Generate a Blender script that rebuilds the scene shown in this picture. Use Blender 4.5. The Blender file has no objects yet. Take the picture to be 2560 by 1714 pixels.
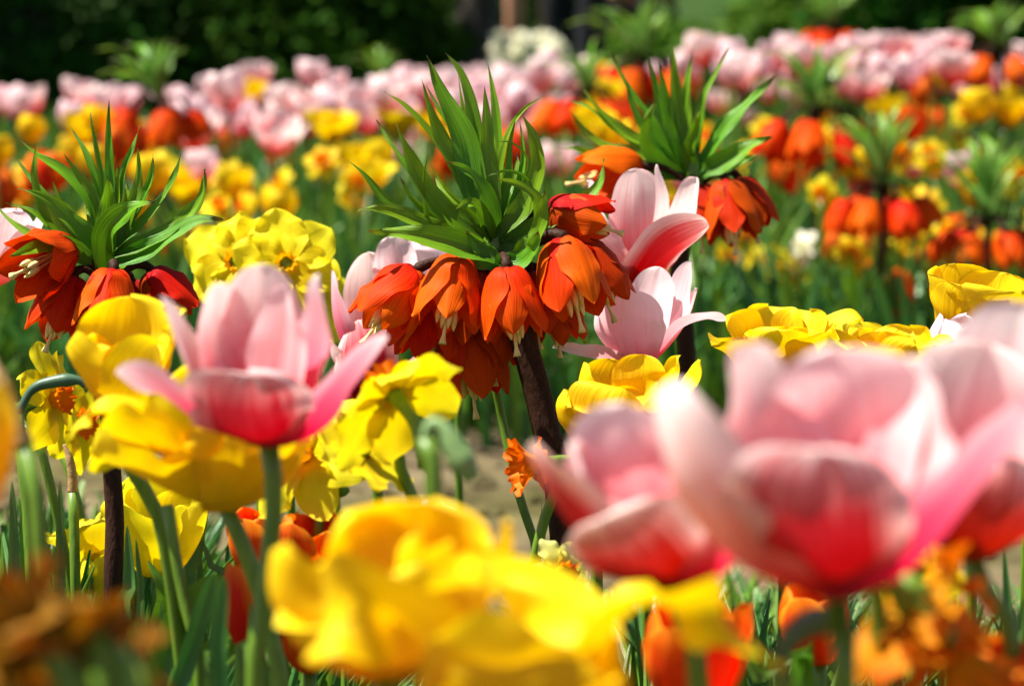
import bpy, bmesh, math, random
import numpy as np
from mathutils import Vector, Matrix

R = math.radians
rng = random.Random(7)
scn = bpy.context.scene
COL = scn.collection

# ------------------------------------------------------------------ camera, sky, sun, exposure
FOCAL = 7220.0                 # focal length in photograph pixels (2560 wide)
CAM_H = 0.75
PITCH = math.atan((857 + 100) / FOCAL)
cd = bpy.data.cameras.new('camera'); cam = bpy.data.objects.new('camera', cd); COL.objects.link(cam)
cam.location = (0, 0, CAM_H); cam.rotation_euler = (math.pi / 2 - PITCH, 0, 0)
cd.sensor_width = 36; cd.lens = 36 * FOCAL / 2560
cd.clip_start = 0.02; cd.clip_end = 2000
cd.dof.use_dof = True; cd.dof.focus_distance = 1.84; cd.dof.aperture_fstop = 8.9
scn.camera = cam

SUN_EL, SUN_AZ = 60, -62       # degrees; azimuth measured from +Y towards +X is where the sun stands
sv = Vector((math.sin(R(SUN_AZ + 0)) * math.cos(R(SUN_EL)), 0.06 * math.cos(R(SUN_EL)), math.sin(R(SUN_EL)))).normalized()
world = bpy.data.worlds.new('World'); scn.world = world; world.use_nodes = True
wn = world.node_tree.nodes; wl = world.node_tree.links
sky = wn.new('ShaderNodeTexSky'); sky.sky_type = 'NISHITA'; sky.sun_disc = False
sky.sun_elevation = math.asin(sv.z); sky.sun_rotation = math.atan2(sv.x, sv.y)
bg = wn['Background']; bg.inputs['Strength'].default_value = 0.05
wl.new(sky.outputs[0], bg.inputs['Color'])
sd = bpy.data.lights.new('sun', 'SUN'); sd.energy = 5.0; sd.angle = R(0.53); sd.color = (1, 0.95, 0.86)
so = bpy.data.objects.new('sun', sd); COL.objects.link(so)
so.rotation_euler = sv.to_track_quat('Z', 'Y').to_euler()
vs = scn.view_settings; vs.view_transform = 'Standard'; vs.look = 'None'; vs.exposure = 1.4; vs.gamma = 1
cy = scn.cycles
cy.max_bounces = 10; cy.diffuse_bounces = 5; cy.transmission_bounces = 8; cy.glossy_bounces = 3
cy.caustics_reflective = False; cy.caustics_refractive = False
cy.use_denoising = True
try: cy.denoiser = 'OPENIMAGEDENOISE'
except Exception: pass

CP, SP = math.cos(PITCH), math.sin(PITCH)
def W(px, py, d):
    """photograph pixel + depth along the view axis (m) -> world point"""
    a = (px - 1280) / FOCAL * d; b = (857 - py) / FOCAL * d
    return np.array((a, d * CP + b * SP, CAM_H - d * SP + b * CP))
def proj(p):
    x, y, z = p[0], p[1], p[2] - CAM_H
    d = y * CP - z * SP; b = y * SP + z * CP
    return 1280 + x / d * FOCAL, 857 - b / d * FOCAL, d

# ------------------------------------------------------------------ materials
def new_mat(name):
    m = bpy.data.materials.new(name); m.use_nodes = True
    m.node_tree.nodes.clear(); return m, m.node_tree.nodes, m.node_tree.links
def node(ns, t, **kw):
    n = ns.new(t)
    for k, v in kw.items(): setattr(n, k, v)
    return n
def ramp(ns, stops):
    r = ns.new('ShaderNodeValToRGB'); e = r.color_ramp.elements
    while len(e) < len(stops): e.new(0.5)
    for el, (p, c) in zip(e, stops): el.position = p; el.color = (*c, 1)
    return r
def math_n(ns, ls, op, a, b=None, clamp=False):
    n = ns.new('ShaderNodeMath'); n.operation = op; n.use_clamp = clamp
    for i, x in enumerate((a, b)):
        if x is None: continue
        if isinstance(x, (int, float)): n.inputs[i].default_value = x
        else: ls.new(x, n.inputs[i])
    return n.outputs[0]
def mixc(ns, ls, f, a, b, mode='MIX'):
    n = ns.new('ShaderNodeMix'); n.data_type = 'RGBA'; n.blend_type = mode
    for s, x in ((n.inputs[0], f), (n.inputs[6], a), (n.inputs[7], b)):
        if isinstance(x, (int, float)): s.default_value = x
        elif isinstance(x, tuple): s.default_value = (*x, 1)
        else: ls.new(x, s)
    return n.outputs[2]

def petal_mat(name, stops, edge=None, edge_start=.55, edge_amt=.8, trans=.42, rough=.55, spec=.15, streak=.22, veins=0.0,
              vein_col=None, vary=.12, tgamma=1.35, bump=.25, coat=0.0, hue=.01, back=None):
    m, ns, ls = new_mat(name)
    uv = node(ns, 'ShaderNodeUVMap'); sep = node(ns, 'ShaderNodeSeparateXYZ'); ls.new(uv.outputs[0], sep.inputs[0])
    oi = node(ns, 'ShaderNodeObjectInfo')
    x, u = sep.outputs[0], sep.outputs[1]
    comb = node(ns, 'ShaderNodeCombineXYZ')
    ls.new(math_n(ns, ls, 'MULTIPLY', x, 22.0), comb.inputs[0]); ls.new(math_n(ns, ls, 'MULTIPLY', u, 1.6), comb.inputs[1])
    ls.new(math_n(ns, ls, 'MULTIPLY', oi.outputs['Random'], 40.0), comb.inputs[2])
    nz = node(ns, 'ShaderNodeTexNoise'); nz.inputs['Scale'].default_value = 1.0; nz.inputs['Detail'].default_value = 3
    ls.new(comb.outputs[0], nz.inputs['Vector'])
    s = math_n(ns, ls, 'MULTIPLY', math_n(ns, ls, 'SUBTRACT', nz.outputs[0], .5), streak)
    rv = math_n(ns, ls, 'MULTIPLY', math_n(ns, ls, 'SUBTRACT', oi.outputs['Random'], .5), vary)
    u2 = math_n(ns, ls, 'ADD', math_n(ns, ls, 'ADD', u, s), rv, True)
    rp = ramp(ns, stops); ls.new(u2, rp.inputs[0]); col = rp.outputs[0]
    e = math_n(ns, ls, 'ABSOLUTE', math_n(ns, ls, 'SUBTRACT', math_n(ns, ls, 'MULTIPLY', x, 2.0), 1.0))
    if edge:
        mr = node(ns, 'ShaderNodeMapRange'); mr.inputs[1].default_value = edge_start; mr.inputs[2].default_value = 1.0
        mr.inputs[4].default_value = edge_amt; ls.new(math_n(ns, ls, 'ADD', e, s), mr.inputs[0])
        us = node(ns, 'ShaderNodeMapRange'); us.inputs[1].default_value = .12; us.inputs[2].default_value = .6; ls.new(u, us.inputs[0])
        col = mixc(ns, ls, math_n(ns, ls, 'MULTIPLY', mr.outputs[0], us.outputs[0]), col, edge)
    if veins:
        cv = node(ns, 'ShaderNodeCombineXYZ'); ls.new(math_n(ns, ls, 'MULTIPLY', x, 64.0), cv.inputs[0]); ls.new(math_n(ns, ls, 'MULTIPLY', u, 2.2), cv.inputs[1])
        ls.new(math_n(ns, ls, 'MULTIPLY', oi.outputs['Random'], 91.0), cv.inputs[2])
        nv_ = node(ns, 'ShaderNodeTexNoise'); nv_.inputs['Scale'].default_value = 1.0; nv_.inputs['Detail'].default_value = 2; ls.new(cv.outputs[0], nv_.inputs['Vector'])
        vm = node(ns, 'ShaderNodeMapRange'); vm.inputs[1].default_value = .5; vm.inputs[2].default_value = .72; vm.inputs[4].default_value = min(1.0, veins * 1.5); ls.new(nv_.outputs[0], vm.inputs[0])
        wf = vm.outputs[0]
        col = mixc(ns, ls, wf, col, vein_col)
    if back:
        gm = node(ns, 'ShaderNodeNewGeometry'); col = mixc(ns, ls, math_n(ns, ls, 'MULTIPLY', gm.outputs['Backfacing'], .75), col, back)
    # blotches
    tc = node(ns, 'ShaderNodeTexCoord'); n2 = node(ns, 'ShaderNodeTexNoise'); n2.inputs['Scale'].default_value = 70; n2.inputs['Detail'].default_value = 4
    ls.new(tc.outputs['Object'], n2.inputs['Vector'])
    hsv = node(ns, 'ShaderNodeHueSaturation'); ls.new(col, hsv.inputs['Color'])
    ls.new(math_n(ns, ls, 'ADD', .88, math_n(ns, ls, 'MULTIPLY', n2.outputs[0], .24)), hsv.inputs['Value'])
    ls.new(math_n(ns, ls, 'ADD', .5 - hue, math_n(ns, ls, 'MULTIPLY', oi.outputs['Random'], 2 * hue)), hsv.inputs['Hue'])
    col = hsv.outputs[0]
    bp = node(ns, 'ShaderNodeBump'); bp.inputs['Strength'].default_value = bump; bp.inputs['Distance'].default_value = .0012
    ls.new(nz.outputs[0], bp.inputs['Height'])
    p = node(ns, 'ShaderNodeBsdfPrincipled'); p.inputs['Roughness'].default_value = rough; p.inputs['Specular IOR Level'].default_value = spec
    ls.new(col, p.inputs['Base Color']); ls.new(bp.outputs[0], p.inputs['Normal'])
    if coat: p.inputs['Coat Weight'].default_value = coat; p.inputs['Coat Roughness'].default_value = .3
    t = node(ns, 'ShaderNodeBsdfTranslucent'); g = node(ns, 'ShaderNodeGamma'); g.inputs[1].default_value = tgamma
    ls.new(col, g.inputs[0]); ls.new(g.outputs[0], t.inputs['Color']); ls.new(bp.outputs[0], t.inputs['Normal'])
    mx = node(ns, 'ShaderNodeMixShader'); mx.inputs[0].default_value = trans
    ls.new(p.outputs[0], mx.inputs[1]); ls.new(t.outputs[0], mx.inputs[2])
    o = node(ns, 'ShaderNodeOutputMaterial'); ls.new(mx.outputs[0], o.inputs[0])
    return m

M = {}
M['pink'] = petal_mat('pink_petal', [(0, (.50, .002, .006)), (.17, (.72, .008, .022)), (.34, (.83, .13, .15)), (.58, (.89, .41, .41)), (.88, (.95, .83, .79))],
                      edge=(.90, .74, .72), edge_start=.45, edge_amt=.75, trans=.40, streak=.34, veins=.22, vein_col=(.80, .22, .26))
M['rose'] = petal_mat('rose_petal', [(0, (.50, .002, .010)), (.25, (.76, .012, .06)), (.48, (.84, .12, .20)), (.75, (.88, .40, .45)), (1, (.94, .80, .80))],
                      edge=(.92, .72, .74), edge_start=.6, edge_amt=.6, trans=.40, streak=.3)
M['shaded_flame'] = petal_mat('shaded_flame_petal', [(0, (.30, .0, .003)), (.45, (.44, .002, .010)), (.70, (.58, .04, .055)), (.92, (.76, .30, .30)), (1, (.92, .78, .72))],
                      edge=(.92, .76, .72), edge_start=.55, edge_amt=.9, trans=.36, streak=.4, vary=.05, veins=.2, vein_col=(.40, .01, .02))  # red petal flame, deepened so the colour also carries the front petals' shade
M['pale'] = petal_mat('pale_pink_petal', [(0, (.62, .02, .05)), (.18, (.80, .14, .20)), (.42, (.87, .44, .48)), (.72, (.90, .64, .66)), (1, (.93, .80, .79))],
                      edge=(.92, .80, .80), edge_start=.45, edge_amt=.7, trans=.42, streak=.25, vary=.25, veins=.18, vein_col=(.82, .34, .40))
M['yellow'] = petal_mat('yellow_petal', [(0, (.78, .40, .0)), (.35, (.84, .52, .0)), (.8, (.87, .62, .002)), (1, (.88, .68, .01))], trans=.36, streak=.45, tgamma=1.2, spec=.2, hue=.010, veins=.12, vein_col=(.74, .40, .0), bump=.5)
M['lemon'] = petal_mat('lemon_petal', [(0, (.72, .58, .0)), (.5, (.82, .66, .005)), (1, (.85, .72, .02))], trans=.45, streak=.3, tgamma=1.2, hue=.012)
M['cream'] = petal_mat('pale_daffodil_petal', [(0, (.75, .62, .05)), (.5, (.82, .74, .14)), (1, (.85, .8, .3))], trans=.45)
M['orange_tulip'] = petal_mat('red_orange_petal', [(0, (.75, .10, .0)), (.3, (.74, .035, .003)), (.75, (.76, .05, .003)), (1, (.82, .20, .006))],
                              edge=(.85, .30, .01), edge_start=.5, edge_amt=.85, trans=.4, streak=.3)
M['corona'] = petal_mat('orange_corona', [(0, (.80, .42, .0)), (.5, (.82, .27, .0)), (1, (.80, .16, .002))], trans=.4, streak=.5, vary=.3)
M['gold_corona'] = petal_mat('golden_corona', [(0, (.85, .50, .0)), (.6, (.86, .48, .0)), (1, (.86, .36, .0))], trans=.4, streak=.5)
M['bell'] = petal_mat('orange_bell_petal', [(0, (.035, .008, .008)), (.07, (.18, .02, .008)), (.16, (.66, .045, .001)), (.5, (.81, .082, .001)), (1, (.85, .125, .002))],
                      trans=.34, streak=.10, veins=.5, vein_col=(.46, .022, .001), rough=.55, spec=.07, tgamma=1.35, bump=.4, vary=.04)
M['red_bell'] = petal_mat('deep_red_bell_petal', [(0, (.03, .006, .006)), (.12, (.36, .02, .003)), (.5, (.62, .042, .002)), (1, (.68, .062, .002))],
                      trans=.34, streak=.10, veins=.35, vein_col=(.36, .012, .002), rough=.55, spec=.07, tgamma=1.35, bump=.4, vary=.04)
M['amber'] = petal_mat('amber_petal', [(0, (.50, .22, .004)), (.5, (.70, .27, .002)), (1, (.70, .13, .002))], trans=.42, streak=.6, bump=.8, vary=.4)
M['white'] = petal_mat('cream_white_petal', [(0, (.5, .55, .2)), (.4, (.85, .82, .6)), (1, (.9, .88, .72))], trans=.35)
M['wilt'] = petal_mat('wilted_petal', [(0, (.16, .08, .006)), (.5, (.30, .14, .004)), (1, (.34, .09, .003))], trans=.4, streak=.6, bump=.8, vary=.4)
M['bellleaf'] = petal_mat('glossy_leaf', [(0, (.05, .14, .004)), (.3, (.11, .27, .005)), (.85, (.19, .37, .008)), (.945, (.17, .26, .012)), (.985, (.12, .05, .012))],
                      edge=(.13, .25, .02), edge_start=.8, edge_amt=.6, trans=.30, rough=.36, spec=.35, streak=.12, veins=.5, vein_col=(.035, .13, .006), tgamma=1.0, bump=.6, hue=.022, vary=.1, back=(.16, .30, .07))
M['leaf'] = petal_mat('blue_green_leaf', [(0, (.05, .12, .015)), (.5, (.055, .15, .022)), (1, (.09, .20, .03))],
                      trans=.26, rough=.38, spec=.45, streak=.2, veins=.3, vein_col=(.03, .09, .025), tgamma=1.0, hue=.03, vary=.3)
M['grassleaf'] = petal_mat('green_leaf', [(0, (.06, .14, .008)), (.5, (.075, .20, .010)), (1, (.13, .27, .014))],
                      trans=.3, rough=.35, spec=.45, streak=.2, veins=.3, vein_col=(.035, .11, .01), tgamma=1.0, hue=.02, vary=.3)
def solid_mat(name, c1, c2, scale=30, rough=.5, spec=.4, bump=.2, stretch=(1, 1, 1)):
    m, ns, ls = new_mat(name)
    tc = node(ns, 'ShaderNodeTexCoord'); mp = node(ns, 'ShaderNodeMapping'); mp.inputs['Scale'].default_value = stretch
    ls.new(tc.outputs['Object'], mp.inputs[0])
    nz = node(ns, 'ShaderNodeTexNoise'); nz.inputs['Scale'].default_value = scale; nz.inputs['Detail'].default_value = 6
    ls.new(mp.outputs[0], nz.inputs['Vector'])
    rp = ramp(ns, [(.3, c1), (.7, c2)]); ls.new(nz.outputs[0], rp.inputs[0])
    p = node(ns, 'ShaderNodeBsdfPrincipled'); p.inputs['Roughness'].default_value = rough; p.inputs['Specular IOR Level'].default_value = spec
    ls.new(rp.outputs[0], p.inputs['Base Color'])
    b = node(ns, 'ShaderNodeBump'); b.inputs['Strength'].default_value = bump; b.inputs['Distance'].default_value = .004
    ls.new(nz.outputs[0], b.inputs['Height']); ls.new(b.outputs[0], p.inputs['Normal'])
    o = node(ns, 'ShaderNodeOutputMaterial'); ls.new(p.outputs[0], o.inputs[0]); return m
M['stem'] = solid_mat('green_stem', (.08, .16, .010), (.13, .23, .016), 40, .4, .4, .15, (8, 8, 1))
M['darkgreen'] = solid_mat('grey_green_bud', (.03, .075, .04), (.055, .12, .06), 60, .45, .4, .2)
M['palebud'] = solid_mat('pale_green_bud', (.16, .28, .09), (.26, .38, .15), 60, .45, .3, .2)
M['brownstem'] = solid_mat('red_brown_stem', (.022, .008, .004), (.046, .017, .008), 160, .6, .12, .3, (3, 3, 1))
M['anther'] = solid_mat('cream_stamen', (.72, .52, .16), (.82, .68, .30), 200, .6, .3, .2)
M['dry'] = solid_mat('dry_brown_sheath', (.30, .17, .06), (.48, .32, .13), 80, .7, .2, .6)
M['bark'] = solid_mat('bark', (.035, .028, .022), (.10, .085, .07), 14, .9, .2, 1.0, (3, 3, .5))
M['skin'] = solid_mat('skin', (.50, .24, .14), (.56, .28, .17), 12, .5, .3, .05)
M['black_cloth'] = solid_mat('dark_trouser_cloth', (.010, .011, .014), (.020, .021, .026), 60, .9, .2, .3)
M['blue_cloth'] = solid_mat('pale_blue_cloth', (.42, .52, .70), (.52, .62, .80), 40, .9, .2, .3)
M['rust_cloth'] = solid_mat('rust_cloth', (.34, .09, .03), (.42, .12, .04), 40, .9, .2, .3)
M['hair'] = solid_mat('brown_hair', (.03, .018, .01), (.06, .035, .02), 60, .6, .4, .4)
def soil_mat():
    m, ns, ls = new_mat('soil')
    tc = node(ns, 'ShaderNodeTexCoord'); n1 = node(ns, 'ShaderNodeTexNoise'); n1.inputs['Scale'].default_value = 9; n1.inputs['Detail'].default_value = 9
    n2 = node(ns, 'ShaderNodeTexNoise'); n2.inputs['Scale'].default_value = 1.2; n2.inputs['Detail'].default_value = 4
    for n in (n1, n2): ls.new(tc.outputs['Object'], n.inputs['Vector'])
    r1 = ramp(ns, [(.3, (.06, .042, .022)), (.55, (.13, .098, .055)), (.75, (.20, .155, .09))]); ls.new(n1.outputs[0], r1.inputs[0])
    r2 = ramp(ns, [(.42, (1, 1, 1)), (.62, (.62, .74, .42))]); ls.new(n2.outputs[0], r2.inputs[0])
    c = mixc(ns, ls, 1.0, r1.outputs[0], r2.outputs[0], 'MULTIPLY')
    p = node(ns, 'ShaderNodeBsdfPrincipled'); p.inputs['Roughness'].default_value = .95; p.inputs['Specular IOR Level'].default_value = .1
    b = node(ns, 'ShaderNodeBump'); b.inputs['Strength'].default_value = 1; b.inputs['Distance'].default_value = .03
    ls.new(n1.outputs[0], b.inputs['Height']); ls.new(b.outputs[0], p.inputs['Normal']); ls.new(c, p.inputs['Base Color'])
    o = node(ns, 'ShaderNodeOutputMaterial'); ls.new(p.outputs[0], o.inputs[0]); return m
M['soil'] = soil_mat()
M['lawn'] = solid_mat('lawn', (.010, .030, .002), (.028, .060, .004), 25, .9, .1, .8)
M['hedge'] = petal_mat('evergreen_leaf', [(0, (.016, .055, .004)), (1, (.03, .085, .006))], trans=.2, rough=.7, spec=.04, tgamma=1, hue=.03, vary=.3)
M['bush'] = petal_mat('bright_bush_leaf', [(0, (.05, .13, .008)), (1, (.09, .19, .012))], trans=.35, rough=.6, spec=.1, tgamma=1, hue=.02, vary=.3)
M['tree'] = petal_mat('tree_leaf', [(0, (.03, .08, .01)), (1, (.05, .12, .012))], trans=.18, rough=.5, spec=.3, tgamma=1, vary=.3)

# ------------------------------------------------------------------ object helpers
def thing(name, label, cat, loc=(0, 0, 0), group=None):
    o = bpy.data.objects.new(name, None); COL.objects.link(o); o.empty_display_size = .05
    o.location = loc; o['label'] = label; o['category'] = cat
    if group: o['group'] = group
    return o
def mesh_data(name, V, F, UV, mat, smooth=True):
    me = bpy.data.meshes.new(name)
    me.from_pydata([tuple(v) for v in V], [], F)
    if UV is not None:
        ul = me.uv_layers.new(name='UVMap')
        li = np.empty(len(me.loops), dtype=np.int32); me.loops.foreach_get('vertex_index', li)
        ul.data.foreach_set('uv', np.asarray(UV, dtype=np.float32)[li].ravel())
    if smooth: me.polygons.foreach_set('use_smooth', [True] * len(me.polygons))
    me.materials.append(mat); me.update(); return me
def obj(name, data, parent=None, origin=None):
    """links a mesh (tuple of verts/faces/uv/material in world space minus origin, or mesh data) as one object"""
    if isinstance(data, tuple):
        V, F, UV, mat = data
        V = np.asarray(V, float)
        if origin is not None: V = V - np.asarray(origin, float)
        data = mesh_data(name, V, F, UV, mat)
    o = bpy.data.objects.new(name, data); COL.objects.link(o)
    if parent: o.parent = parent
    return o

def curve(pts, us):
    """Catmull-Rom through pts, sampled at arc fractions us -> positions, tangents"""
    P = np.asarray(pts, float)
    if len(P) == 2: P = np.array([P[0], (P[0] + P[1]) / 2, P[1]])
    E = np.vstack([2 * P[0] - P[1], P, 2 * P[-1] - P[-2]])
    ts = np.linspace(0, 1, 16, endpoint=False); S = []
    for i in range(1, len(E) - 2):
        a, b, c, d = E[i - 1], E[i], E[i + 1], E[i + 2]
        t = ts[:, None]
        S.append(.5 * ((2 * b) + (-a + c) * t + (2 * a - 5 * b + 4 * c - d) * t ** 2 + (-a + 3 * b - 3 * c + d) * t ** 3))
    S = np.vstack(S + [P[-1:]])
    L = np.r_[0, np.cumsum(np.linalg.norm(np.diff(S, axis=0), axis=1))]; tot = L[-1]; L = L / tot
    pos = np.stack([np.interp(us, L, S[:, k]) for k in range(3)], 1)
    h = .02
    T = np.stack([np.interp(np.clip(us + h, 0, 1), L, S[:, k]) - np.interp(np.clip(us - h, 0, 1), L, S[:, k]) for k in range(3)], 1)
    T /= np.linalg.norm(T, axis=1, keepdims=True) + 1e-12
    return pos, T, tot
PROF = dict(broad=(.42, .72, 9, .42), tulip=(.40, .58, 6, .46), point=(.38, .5, 2.4, .8), bell=(.45, .5, 3.2, .78), leaf=(.5, .42, 2.1, .95), blade=(.85, .2, 7, .6),
            tepal=(.35, .5, 3.4, .62), bract=(.5, .4, 3, .9), belt=(.7, .3, 9, .5))
def prof(u, kind):
    b0, um, p, q = PROF[kind]
    return (b0 + (1 - b0) * np.sin(np.clip(u / um, 0, 1) * math.pi / 2)) * np.maximum(1 - u ** p, 0) ** q
def ribbon(pts, hw, hint, mat, nu=20, nv=10, cup=(.9, .6), kind='tulip', ruffle=.05, seed=0, groove=.05, edge=0.0, weld=False):
    """a petal or leaf: a cupped, ruffled sheet along a curve; hint = inner side (vector or function of positions)"""
    r = random.Random(seed)
    t = np.linspace(0, 1, nu); us = 1 - (1 - t) ** 1.6
    pos, T, tot = curve(pts, us)
    N = np.broadcast_to(np.asarray(hint, float), pos.shape) if not callable(hint) else hint(pos)
    B = np.cross(T, N); B /= np.linalg.norm(B, axis=1, keepdims=True) + 1e-12
    N = np.cross(B, T)
    w = hw * prof(us, kind); w = np.maximum(w, hw * .012)
    if weld: w[0] = hw * .02
    v = np.linspace(-1, 1, nv)
    th = cup[0] + (cup[1] - cup[0]) * us
    th = np.where(np.abs(th) < .02, .02, th)
    ph = [r.uniform(0, 6.28) for _ in range(6)]
    wl_ = w * (1 + edge * (np.sin(us * 17 + ph[0]) * .5 + np.sin(us * 31 + ph[1]) * .5)); wr_ = w * (1 + edge * (np.sin(us * 19 + ph[2]) * .5 + np.sin(us * 29 + ph[3]) * .5))
    UU, VV = np.meshgrid(us, v, indexing='ij')
    ww = np.where(VV < 0, wl_[:, None], wr_[:, None])
    Rr = ww / th[:, None]
    lat = Rr * np.sin(VV * th[:, None]); lift = Rr * (1 - np.cos(VV * th[:, None]))
    f1 = r.uniform(1.2, 2.2); f2 = r.uniform(2.4, 4)
    lift = lift - w[:, None] * groove * np.exp(-(VV / .16) ** 2)
    lift = lift + hw * ruffle * VV ** 2 * (np.sin(6.28 * f1 * UU + ph[4] + np.sign(VV) * 1.3) + .6 * np.sin(6.28 * f2 * UU + ph[5] - np.sign(VV) * 2))
    lift = lift + hw * ruffle * .35 * np.sin(4 * UU + 3 * VV + ph[1])
    P3 = pos[:, None, :] + B[:, None, :] * lat[..., None] + N[:, None, :] * lift[..., None]
    V = P3.reshape(-1, 3)
    F = [(i * nv + j, i * nv + j + 1, (i + 1) * nv + j + 1, (i + 1) * nv + j) for i in range(nu - 1) for j in range(nv - 1)]
    UV = np.stack([(VV + 1) / 2, UU], -1).reshape(-1, 2)
    return V, F, UV, mat
def tube(pts, radii, mat, n=10, nu=24, wob=0.0):
    us = np.linspace(0, 1, nu); pos, T, tot = curve(pts, us)
    rr = np.interp(us, np.linspace(0, 1, len(radii)), radii)
    ref = np.array((0.31, 0.95, 0.05)) if abs(T[0][1]) < .8 else np.array((1., 0, 0))
    V = []; UV = []
    for i in range(nu):
        a = np.cross(T[i], ref); a /= np.linalg.norm(a); b = np.cross(T[i], a)
        for k in range(n):
            ang = 6.28318 * k / n; V.append(pos[i] + rr[i] * (math.cos(ang) * a + math.sin(ang) * b)); UV.append((k / n, us[i]))
    F = [(i * n + k, i * n + (k + 1) % n, (i + 1) * n + (k + 1) % n, (i + 1) * n + k) for i in range(nu - 1) for k in range(n)]
    F.append(tuple(range(n - 1, -1, -1))); F.append(tuple((nu - 1) * n + k for k in range(n)))
    return V, F, UV, mat
def join(parts):
    V = []; F = []; U = []; m = parts[0][3]; k = 0
    for v, f, u, _ in parts:
        V += [tuple(x) for x in v]; U += [tuple(x) for x in u]; F += [tuple(i + k for i in q) for q in f]; k = len(V)
    return V, F, U, m
def welded(name, parts, mat):
    V, F, U, m = join(parts); me = mesh_data(name, V, F, U, mat)
    b = bmesh.new(); b.from_mesh(me); bmesh.ops.remove_doubles(b, verts=b.verts, dist=1e-4); b.to_mesh(me); b.free(); return me
CM = .01
def unit(a): a = np.asarray(a, float); return a / np.linalg.norm(a)

# ------------------------------------------------------------------ hand placed flowers of the near bed
def stem_points(top, pxs, d, ground=None):
    P = [top] + [W(x, y, d + dd * CM) for x, y, dd in pxs]
    last = P[-1]
    if len(P) > 1: dirv = unit(P[-1] - P[-2])
    else: dirv = np.array((0, 0, -1.))
    g = ground if ground is not None else np.array((last[0] + dirv[0] * .06, last[1] + .01, -.01))
    if last[2] > .02: P.append((last + g) / 2 + np.array((dirv[0] * .02, 0, 0)))
    P.append(g); return P, g
TULIPS_NEAR = 'tulips standing in the near bed'
def px_leaf(root, origin, d, pts, hw, mat, hint=(0.1, -1, .5), kind='blade', seed=0, cup=(.6, .3), name='leaf', ruffle=.08):
    P = [W(x, y, d + dd * CM) for x, y, dd in pts]
    return obj(name, ribbon(P, hw * CM, hint, mat, 22, 7, cup, kind, ruffle, seed, .08), root, origin)
def tulip(label, d, base, axis, petals, stem, mat, leaves=(), name='tulip', group=TULIPS_NEAR, seed=1, rad=.35, inner=True, ruffle=.06, smat='stem', shaded_flame=(), rose=(), dk=1.0, wk=1.0, kind0='tulip'):
    d = d * dk; hk = dk * wk * 1.2
    B = W(base[0], base[1], d); A = unit(W(axis[0], axis[1], d + axis[2] * CM) - B)
    SPts, g = stem_points(B, stem, d)
    root = thing(name, label, 'tulip', g, group)
    for i, p in enumerate(petals):
        pts, hw = p[0], p[1]; cup = p[2] if len(p) > 2 else (.95, .5); kind = p[3] if len(p) > 3 else kind0
        P = [B] + [W(x, y, d + dd * CM) for x, y, dd in pts]
        L = np.linalg.norm(P[-1] - B)
        def hint(pos, B=B, A=A, L=L):
            h = (pos - B) @ A
            return (B + np.outer(np.maximum(h, 0) * .55 + L * .62, A)) - pos
        rf = p[4] if len(p) > 4 else ruffle; pm = M['shaded_flame'] if i in shaded_flame else M['rose'] if i in rose else mat
        obj('petal', ribbon(P, hw * hk * CM, hint, pm, 26, 15, cup, kind, rf, seed * 31 + i, .05, .015), root, g)
    obj('stem', tube([B + A * .004] + SPts[1:], [rad * 1.15 * CM, rad * CM, rad * CM, rad * 1.1 * CM], M[smat], 12, 36), root, g)
    if inner:
        obj('pistil', tube([B, B + A * .012, B + A * .022], [.003, .0035, .005], M['anther'], 8, 6), root, g)
    for k, lf in enumerate(leaves):
        px_leaf(root, g, d, lf[0], lf[1], M[lf[2] if len(lf) > 2 else 'leaf'], seed=seed * 7 + k, hint=lf[3] if len(lf) > 3 else (.1, -1, .5))
    return root
def tulip_shape(rnd, length=6.2, openness=.4, n=6, layers=1, hwf=.46, kind='tulip'):
    """petals about the local z axis, in cm: list of (pts, hw, cup)"""
    out = []
    for la in range(layers):
        for k in range(n):
            a = 2 * math.pi * (k + .5 * (k % 2) * 0 + la * .5) / n + rnd.uniform(-.15, .15)
            inn = 1 - .22 * la - (.10 if k % 2 else 0)
            o = max(0, openness * rnd.uniform(.75, 1.25)) * inn; L = length * (1 - .13 * la) * rnd.uniform(.92, 1.06)
            prof_ = [(0.12, 0), (.26 * L * inn, .12 * L), ((.34 + .22 * o) * L * inn, .42 * L), ((.30 + .48 * o) * L * inn, (.74 - .10 * o) * L), ((.16 + .85 * o) * L * inn, (1.0 - .28 * o) * L)]
            pts = [(r * math.cos(a), r * math.sin(a), z) for r, z in prof_]
            out.append((pts, L * hwf * rnd.uniform(.9, 1.1), (1.15, .65), a))
    return out
def basis(axis):
    z = unit(axis); x = np.cross((0, 1., 0), z); x = unit(x) if np.linalg.norm(x) > .05 else np.array((1., 0, 0)); y = np.cross(z, x)
    return np.stack([x, y, z], 1)
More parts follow.
